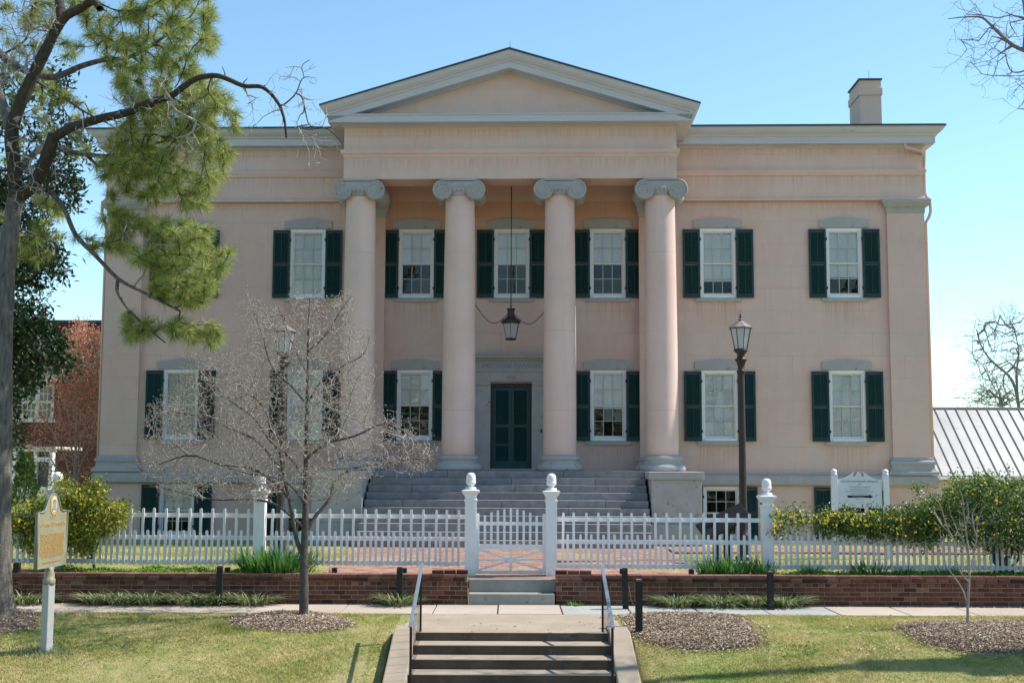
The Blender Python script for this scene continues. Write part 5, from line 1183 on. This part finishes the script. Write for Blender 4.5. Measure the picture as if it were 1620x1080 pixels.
FZ = [(Z2[0][0], 170, 22.0, 22.9), (Z2[1][0], 80, 22.1, 22.7), ([(1290,810),(1395,808),(1395,832),(1295,832)], 110, 22.15, 22.6), ([(1220,796),(1240,808),(1290,810),(1295,825),(1240,828),(1226,855)], 80, 22.15, 22.6)]
vine('yellow_jasmine', 'large dark yellow-flowered vine heaped over the fence right of the notice board', Z2, [([(1595,912,22.85),(1585,895,22.8),(1575,875,22.85),(1560,850,22.8),(1540,815,22.8)], .15), ([(1588,900,22.8),(1600,870,22.9),(1620,830,22.9)], .09), ([(1575,868,22.8),(1520,840,22.7),(1450,825,22.6),(1380,828,22.5),(1300,828,22.45),(1235,820,22.45)], .03), ([(1592,905,22.8),(1612,880,22.7),(1600,855,22.7)], .04), ([(1560,850,22.8),(1550,800,22.8),(1560,770,22.9)], .05), ([(1600,870,22.9),(1660,830,22.9)], .05)], 17, 'jasmine_dark', .85, tuple(AT(1590,912,22.85)), trunk='bark', fz=FZ)

# ---------------------------------------------------------------- bare trees at the right
def bare(label, lines, zones, root, tip, seed_mat='bare_twig', n2=2, spread=.5, seg=.3):
    v = thing('bare_tree', label, 'tree', root); T = Tree()
    for L_5, r, r2 in lines: T.line([AT(*q) for q in L_5], r, r2, -1 if not T.P else T.near(AT(*L_5[0])), sub=5)
    s0 = len(T.P); tg = np.concatenate([sample_poly(z[0], z[1], z[2], z[3]) for z in zones]); tp = T.grow(tg, seg, .4, .02*spread/.5, lift=.04, start=min(14, s0-1)); 
    for _ in range(n2):
        ex = np.array([t[1]+unit(rng.normal(size=3)+t[2]*.8)*rng.uniform(.3,1)*spread for t in tp for _k in range(2)]); tp = T.grow(ex, seg*.6, .35, .015*spread/.5, start=s0, maxd=spread*2.5)
    T.radii(tip, 2.3); place(submesh(T, 'trunk', M['bare_twig' if seed_mat == 'bare_twig' else 'bark'], range(s0), 10, .05), 'trunk', v); place(submesh(T, 'branches', M[seed_mat], range(s0, len(T.P)), 4), 'branches', v)['kind'] = 'stuff'
    return v
bare('large bare tree just outside the right edge whose twigs hang in the top right corner', [([(1990,1000,18.2),(1985,700,18.2),(1955,450,18.3)], .44, .32), ([(1955,450,18.3),(1925,370,18.4),(1890,300,18.5)], .24, .13), ([(1890,300,18.5),(1800,180,18.4),(1700,110,18.3)], .10, .05), ([(1700,110,18.3),(1620,80,18.2),(1595,66,18.2),(1570,42,18.1),(1553,28,18.1),(1530,27,18.1),(1500,30,18.1)], .042, .006), ([(1890,300,18.5),(1880,100,18.6),(1850,-150,18.6)], .11, .05), ([(1800,180,18.4),(1700,140,18.2),(1640,112,18.1),(1602,114,18.1),(1590,85,18.1)], .025, .006), ([(1955,450,18.3),(2010,250,18.6),(2070,50,19)], .2, .1), ([(1700,110,18.3),(1630,40,18.3),(1618,0,18.3),(1600,-40,18.3)], .035, .01), ([(1800,180,18.4),(1700,230,18.3),(1640,180,18.2),(1610,172,18.2)], .03, .005)],
     [([(1505,0),(1620,0),(1700,40),(1700,190),(1600,190),(1590,130),(1520,110),(1515,50)], 130, 17.6, 18.8), ([(1500,-150),(1800,-200),(1850,0),(1500,0)], 90, 17.5, 19.5), ([(1800,-300),(2200,-250),(2200,150),(1850,100)], 70, 17, 20.5)], (AT(1990,1000,18.2)[0], 18.2, -.12), .0022, n2=2, spread=.28, seg=.2)
bare('bare tree with tangled twigs rising behind the tin roof at the right edge', [([(1625,760,62),(1612,645,62),(1600,600,62),(1570,572,62),(1553,548,62),(1545,520,62)], .10, .02), ([(1612,645,62),(1608,590,62),(1612,560,62),(1605,520,62)], .07, .02), ([(1590,680,62),(1585,640,62),(1575,600,62)], .05, .015), ([(1625,700,62),(1630,560,62),(1625,500,62)], .07, .02)],
     [([(1535,520),(1560,500),(1620,490),(1700,500),(1690,640),(1560,642),(1540,600)], 420, 60, 65), ([(1525,635),(1560,615),(1600,620),(1600,645)], 110, 60, 64)], (AT(1612,760,62)[0], 62, .26), .0075, n2=2, spread=.8, seg=.6)
# second, lower thicket tree
cr = atg(1530, 992); crp = thing('young_tree', 'thin young bare tree with several stems in the right mulch bed', 'tree', tuple(cr)); yc = cr.y
T = Tree(); L6 = lambda *q: [AT(u, v, yc+d) for u, v, d in q]
T.line(L6((1530,996,0),(1531,975,0),(1531,955,0),(1533,920,0),(1533,880,0),(1527,830,0),(1523,790,0),(1518,775,0)), .026, .005, sub=5)
for a, q in (((1531,960),[(1524,935,.05),(1512,915,.1),(1498,895,.15),(1490,865,.2),(1487,835,.2)]), ((1531,920),[(1520,905,-.1),(1512,880,-.1),(1507,850,-.1),(1490,830,0),(1478,812,0),(1470,805,0)]), ((1533,910),[(1540,880,.1),(1545,850,.1),(1546,830,.1),(1556,800,.1)]), ((1507,850),[(1497,830,-.1),(1488,800,-.1),(1478,785,-.1)]), ((1533,880),[(1524,855,0),(1515,840,0),(1505,815,0)]), ((1527,830),[(1532,812,0),(1529,790,0)]), ((1545,850),[(1540,830,0),(1538,812,.1)]), ((1487,835),[(1480,812,.2),(1476,800,.2)])):
    T.line([AT(u, v, yc+d) for u, v, d in q], .012, .004, T.near(AT(a[0], a[1], yc)), sub=4)
s0 = len(T.P); tg = sample_poly([(1468,800),(1520,772),(1560,800),(1558,850),(1540,880),(1490,870)], 60, yc-.35, yc+.35); T.grow(tg, .1, .4, .01, lift=.05, up_pref=.4, start=15); T.radii(.0028, 2.3)
place(submesh(T, 'trunk', M['dog_twig'], range(s0), 7), 'trunk', crp); place(submesh(T, 'twigs', M['dog_twig'], range(s0, len(T.P)), 4), 'twigs', crp)['kind'] = 'stuff'
# low sprawling undergrowth behind the tin roof and pink buds by the corner
# ---------------------------------------------------------------- irises, liriope, ground cover
def clump(name, label, cat, x, y, z, n, r, L, Wd, mat, spread, bend, group):
    c = thing(name, label, cat, (x, y, z), 0, group); a = rng.uniform(0, 2*math.pi, n); rr = r*np.sqrt(rng.uniform(0,1,n)); P0 = np.stack([rr*np.cos(a), rr*np.sin(a)*.6, np.zeros(n)], 1)
    D0 = np.stack([np.cos(a)*spread*rng.uniform(.2,1,n), np.sin(a)*spread*rng.uniform(.2,1,n), np.ones(n)], 1)+rng.normal(0,.1,(n,3)); l = rng.uniform(L[0], L[1], n)
    link('leaves', blade_mesh('leaves', P0, D0, l, Wd, M[mat], rng.uniform(bend[0], bend[1], n)), c)['kind'] = 'stuff'; return c
iris = [(405,905,60,.22,.40,'tall'),(440,906,90,.26,.52,'dogwood left'),(478,905,70,.22,.46,'')]
IR = [(438,905,460,.6,(.38,.74),'big clump of iris leaves on the wall beside the dogwood trunk'),(1125,908,110,.22,(.26,.50),'iris clump at the left end of the right planting, by the small spotlight'),(1165,909,170,.32,(.26,.54),'iris clump on the wall at the foot of the lamp post'),(1205,910,70,.18,(.26,.50),'iris clump against the white post right of the lamp'),
      (1285,910,50,.15,(.2,.42),'small iris tuft right of the right fence post'),(1372,911,90,.28,(.22,.46),'iris clump on the wall below the notice board'),(1432,911,30,.12,(.15,.36),'thin iris tuft between notice board and young tree'),(1500,912,40,.2,(.15,.36),'iris tuft behind the young bare tree'),
      (225,904,26,.1,(.12,.27),'small iris tuft in the ground cover, first right of the left shrub'),(330,905,24,.12,(.12,.25),'small iris tuft near the middle of the left ground cover'),(168,904,26,.12,(.1,.25),'small iris tuft under the left yellow shrub'),(520,906,14,.06,(.1,.22),'tiny iris tuft right of the dogwood trunk')]
for u, v, n, r, L, lab in IR: q = AT(u, v, 22.25); clump('iris_plant', lab, 'plant', q[0], 22.25, terr(q[0],22.25)-.01, n, r, L, .030 if n > 50 else .022, 'iris', .62, (.05,.5), 'iris plants along the top of the wall')
LI = [(38,949,.36,'leftmost liriope tuft at the wall foot, beside the far left bollard'),(155,950,.22,'liriope tuft at the wall foot just right of the marker post'),(195,950,.30,'wide liriope tuft at the wall foot, second right of the marker post'),(235,951,.26,'liriope tuft left of the gap before the middle bollard'),(300,951,.34,'liriope tuft at the wall foot left of the middle bollard'),(345,951,.26,'liriope tuft directly behind the middle bollard'),(398,952,.30,'liriope tuft at the wall foot left of the dogwood'),
      (630,953,.24,'single liriope tuft behind the bollard by the left handrail'),(1075,955,.34,'first liriope tuft right of the stair bollards'),(1140,956,.36,'second liriope tuft right of the stair bollards'),(1195,956,.26,'liriope tuft just left of the right bollard'),(1243,956,.26,'liriope tuft just right of the right bollard')]
for u, v, r, lab in LI: q = atg(u, v); q.y = 21.52; clump('liriope_plant', lab, 'plant', AT(u,v,21.5)[0], 21.47, 0.0, int(1100*r), r*1.05, (.30,.46), .016, 'liriope', .8, (.6,1.15), 'liriope tufts along the foot of the brick wall')
q = AT(910, 951, 21.55); clump('weed', 'small bright green weed at the wall foot right of the gate steps', 'plant', q[0], 21.55, -.03, 70, .09, (.06,.15), .02, 'ground_leaf', 1.0, (.1,.6), None)
def cover(name, label, xa, xb, ya, yb, n, h, mat, sz):
    x = rng.uniform(xa, xb, n); y = rng.uniform(ya, yb, n); hh = h*(.6+.4*np.sin(x*2.1)*np.sin(x*5.3+1)); P0 = np.stack([x, y, np.array([terr(a, b) for a, b in zip(x, y)])+rng.uniform(0,1,n)*hh], 1)
    o = link(name, leaf_mesh(name, P0, rng.normal(size=(n,3))*np.array([1,1,.4])+np.array([0,-.2,.3]), rng.normal(size=(n,3))*.5+np.array([0,-.3,1]), rng.uniform(sz*.6,sz,n), rng.uniform(sz*.5,sz*.8,n), M[mat])); return tag(o, label, 'ground cover', kind='stuff')
cover('ground_cover', 'bright green leafy ground cover along the top of the left wall', -8.6, -4.6, 21.98, 22.9, 9000, .15, 'ground_leaf', .045)
cover('ground_cover', 'green leafy ground cover along the top of the right wall', 4.7, 9.8, 21.98, 22.9, 10000, .13, 'ground_leaf', .045)
cover('clover_leaves', 'patches of clover leaves in the grass of the right lawn', 3.8, 4.4, 17.7, 18.2, 160, .04, 'ground_leaf', .04)
# planting strip of mulch at the wall foot and the mulch beds
def chips(name, n, sampler, sz=(.014,.042)):
    P0 = sampler(n); n = len(P0); c = unit(rng.normal(size=(n,3))*np.array([1,1,.25])); u = unit(np.cross(c, np.array([0,0,1.])+rng.normal(0,.35,(n,3)))); L = rng.uniform(sz[0],sz[1],n)[:,None]; w = rng.uniform(.006,.016,n)[:,None]; t = np.array([0,0,.004])
    V = np.stack([P0-c*L/2-u*w/2, P0+c*L/2-u*w/2, P0+c*L/2+u*w/2, P0-c*L/2+u*w/2], 1)+t; V[:,1:3] += rng.normal(0,.004,(n,1,3)); V = V.reshape(-1,3); b = np.arange(n)[:,None]*4; return mesh_np(name, V, (b+[[0,1,2,3]]), 4, M['mulch'])
def bed(label, poly, n, mound=.06):
    """mulch bed: outline in view pixels dropped on the ground"""
    W_ = [atg(u, v) for u, v in poly]; cx = sum(p.x for p in W_)/len(W_); cy = sum(p.y for p in W_)/len(W_); P2 = np.array([(p.x, p.y) for p in W_]); nn = len(P2)
    def hgt(x, y, t): return terr(x, y)+mound*(1-t*t)
    rings_ = [1, .97, .8, .6, .4, .2]; V = []; 
    for t in rings_: V += [(cx+(a-cx)*t, cy+(b-cy)*t, hgt(cx+(a-cx)*t, cy+(b-cy)*t, t)+(0.012 if t < 1 else -.02)) for a, b in P2]
    V.append((cx, cy, hgt(cx, cy, 0)+.012)); F_ = [((j*nn+i), (j*nn+(i+1)%nn), ((j+1)*nn+(i+1)%nn), ((j+1)*nn+i)) for j in range(len(rings_)-1) for i in range(nn)]+[((len(rings_)-1)*nn+i, (len(rings_)-1)*nn+(i+1)%nn, len(V)-1) for i in range(nn)]
    b = MB(); b.add(V, F_, True); o = b.build('mulch_bed', M['soil']); tag(o, label, 'mulch bed', kind='structure')
    def smp(n):
        lo, hi = P2.min(0)-.05, P2.max(0)+.05; q = rng.uniform(lo, hi, (n*3,2)); q = q[in_poly(q, P2)][:n]; out = []
        A_ = np.arctan2(P2[:,1]-cy, P2[:,0]-cx); R_ = np.hypot(P2[:,0]-cx, P2[:,1]-cy); so_ = np.argsort(A_); 
        aq = np.arctan2(q[:,1]-cy, q[:,0]-cx); rq = np.hypot(q[:,0]-cx, q[:,1]-cy); rb = np.interp(aq, A_[so_], R_[so_], period=2*math.pi); t = np.clip(rq/rb, 0, 1)
        spill = rng.uniform(size=len(q)) < .10; ed = spill & (t > .55); f_ = np.where(ed, (1+np.abs(rng.normal(0,.05,len(q))))/np.maximum(t,.01), 1.0)[:,None]; q = np.array([[cx, cy]])+(q-np.array([[cx, cy]]))*f_; t = np.clip(t*f_[:,0], 0, 1)
        return np.array([(x, y, hgt(x, y, tt)+.014+random.uniform(0,.012)) for (x, y), tt in zip(q, t)])
    c = link('mulch_chips', chips('mulch_chips', n, smp), o); c['kind'] = 'stuff'; return o
def oval(u, v, a, b, n=26, w=.0): return [(u+a*math.cos(2*math.pi*i/n)*(1+w*math.sin(3*i)), v+b*math.sin(2*math.pi*i/n)) for i in range(n)]
bed('mulch bed round the dogwood trunk', oval(460,986,98,17,30,.06), 13000)
bed('oval mulch bed right of the street steps behind the nearest bollard', [(985,976),(1010,970),(1060,968),(1120,970),(1165,974),(1185,985),(1202,1003),(1207,1014),(1190,1022),(1140,1027),(1080,1028),(1040,1022),(1010,1014),(998,1004),(985,990)], 24000)
bed('mulch bed round the young bare tree at the right', [(1420,992),(1450,984),(1500,981),(1560,981),(1640,980),(1720,985),(1740,1020),(1700,1038),(1600,1036),(1530,1036),(1470,1024),(1440,1010)], 26000)
bed('mulch at the foot of the big pine at the left edge', [(-60,975),(0,962),(40,964),(62,975),(60,992),(30,1000),(-20,1006),(-70,1000)], 6000)
def strip(n):
    x = rng.uniform(-10.2, 10.4, n); x = x[(x < -.76)|(x > .78)]; y = rng.uniform(21.58, 21.73, len(x)); return np.stack([x, y, np.full(len(x), -.022)], 1)
o = grid_sheet('planting_strip', [-10.4,-.76], [21.5,21.73], lambda x,y: -.03, M['soil']); o2 = grid_sheet('planting_strip', [.79,10.6], [21.5,21.73], lambda x,y: -.03, M['soil'])
c = link('mulch_chips', chips('mulch_chips', 9000, strip, (.03,.07)), o); c['kind'] = 'stuff'

n = 420; x = rng.uniform(-9, 9, n); y = rng.uniform(16.4, 20.2, n); k_ = ~((x > -1.76)&(x < 1.8)&(y < 18.1)); x, y = x[k_], y[k_]; n = len(x)
P0 = np.stack([x, y, np.array([max(terr(a, b), 0 if (abs(a) < 1.7 and b > 18.1) else -9) for a, b in zip(x, y)])+np.where(np.abs(x) < 1.7, .004, .028)], 1)
M['dead_leaf'] = leafmat('fallen_leaf', [(0,(.16,.09,.05)),(.6,(.30,.18,.10)),(1,(.45,.32,.2))], .1, .9)
tag(link('fallen_leaves', leaf_mesh('fallen_leaves', P0, rng.normal(size=(n,3))*np.array([1,1,.15]), rng.normal(size=(n,3))*.3+np.array([0,0,1]), rng.uniform(.03,.065,n), rng.uniform(.015,.035,n), M['dead_leaf'])), 'brown fallen leaves scattered over lawn and landing', 'fallen leaves', kind='stuff')
# ---------------------------------------------------------------- grass blades
BEDS = [np.array([(p.x, p.y) for p in (atg(u, v) for u, v in q)]) for q in (oval(460,986,96,16), [(985,976),(1060,969),(1165,975),(1205,1010),(1140,1026),(1040,1021),(998,1004)], [(1424,992),(1500,982),(1640,982),(1720,985),(1740,1020),(1600,1035),(1470,1023)], [(-60,975),(0,964),(40,966),(60,980),(30,998),(-20,1004),(-70,1000)])]
def blades(name, xa, xb, ya, yb, n, h, label, keep, near=1.0):
    x = rng.uniform(xa, xb, n); y = ya+(yb-ya)*rng.uniform(0,1,n)**near; k = keep(x, y); x, y = x[k], y[k]; n = len(x); P0 = np.stack([x, y, np.array([terr(a, b) for a, b in zip(x, y)])-.004], 1)
    a = rng.uniform(0, 2*math.pi, n); tall = h*(.5+rng.uniform(0,1,n))*(1+.5*np.sin(x*1.7+np.sin(y*2.3))*np.sin(y*1.9)); w = .0045+rng.uniform(0,.004,n); s = np.stack([np.cos(a)*w, np.sin(a)*w, 0*a], 1); tip = P0+np.stack([rng.normal(0,.5,n)*tall, rng.normal(0,.5,n)*tall, tall], 1)
    V = np.stack([P0-s, P0+s, tip], 1).reshape(-1,3); b = np.arange(n)[:,None]*3; o = link(name, mesh_np(name, V, b+[[0,1,2]], 3, M['blade'])); return tag(o, label, 'grass', kind='stuff')
def keep_front(x, y):
    k = ~((x > -1.76)&(x < 1.80)&(y < 20.6)); P_ = np.stack([x, y], 1)
    for B_ in BEDS: k &= ~in_poly(P_, B_)
    return k
blades('grass', -10.2, 10.2, 16.0, 20.38, 330000, .030, 'short green and straw coloured grass of the lawn along the street', keep_front)
blades('grass', -13, 14, 22.7, 33.4, 130000, .035, 'sunlit grass of the garden between fence and mansion', lambda x, y: ~((x > -3.52)&(x < 3.58)&(y < 30.7))&~((y > 28.4)&(np.abs(x) < 4.9))&~((x > 3.5)&(y > 27.25)&(y < 28.95)), 1.3)
# taller grass round the marker post and small white flowers
m0 = atg(73, 1031); n = 900; x = rng.normal(m0.x, .2, n); y = rng.normal(m0.y, .13, n); P0 = np.stack([x, y, np.array([terr(a, b) for a, b in zip(x, y)])], 1)
o = link('tall_grass', blade_mesh('tall_grass', P0, rng.normal(0,.35,(n,3))+np.array([0,0,1.]), rng.uniform(.05,.15,n), .006, M['liriope'], .3)); tag(o, 'taller unmown grass round the foot of the marker post', 'grass', kind='stuff')
fl = [(1312,984),(1344,991),(1339,995),(1348,1007),(1361,1005),(1367,1005),(1377,1009),(1384,999),(1388,998),(1370,1024),(1359,1031),(1362,1029),(1376,1034),(1380,1034),(1384,1032),(1375,1041),(1406,1032),(1410,1021),(1419,1033),(1430,985),(1282,1033),(1387,979)]
F1 = MB()
for i in range(6):
    a = 2*math.pi*i/6; F1.add([(0,0,.045),(.014*math.cos(a-.4),.014*math.sin(a-.4),.05),(.019*math.cos(a),.019*math.sin(a),.052),(.014*math.cos(a+.4),.014*math.sin(a+.4),.05)], [(0,1,2,3)])
FMe = F1.mesh('petals', M['petal']); S1 = MB(); S1.tube([(0,0,-.01),(0,0,.045)], .0025, 4); SMe = S1.mesh('stem', M['iris'])
for u, v in fl:
    q = atg(u, v); q.z = terr(q.x, q.y); t = thing('white_flower', 'small white wild flower in the grass of the right lawn', 'flower', tuple(q), 0, 'small white flowers in the right lawn'); o = link('petals', FMe, t); o.rotation_euler = (R(random.uniform(10,50)), 0, R(random.uniform(0,360))); link('stem', SMe, t)

# ---------------------------------------------------------------- the row of trees across the street, mirrored in the window panes
n = 9000; cx_ = rng.uniform(-60, 60, 40); ci = rng.integers(0, 40, n); hh_ = 7+3*np.sin(cx_*.7); v_ = unit(rng.normal(size=(n,3)))*(rng.uniform(.3,1,(n,1))**.33)
P0 = np.stack([cx_[ci]+v_[:,0]*3.4, -26+v_[:,1]*3, hh_[ci]*.55+v_[:,2]*hh_[ci]*.5-1.4], 1)
tag(link('far_trees', leaf_mesh('far_trees', P0, rng.normal(size=(n,3)), rng.normal(size=(n,3)), rng.uniform(.7,1.3,n), rng.uniform(.5,.9,n), M['magnolia'])), 'dark row of trees across the street that the windows mirror', 'trees', kind='stuff')
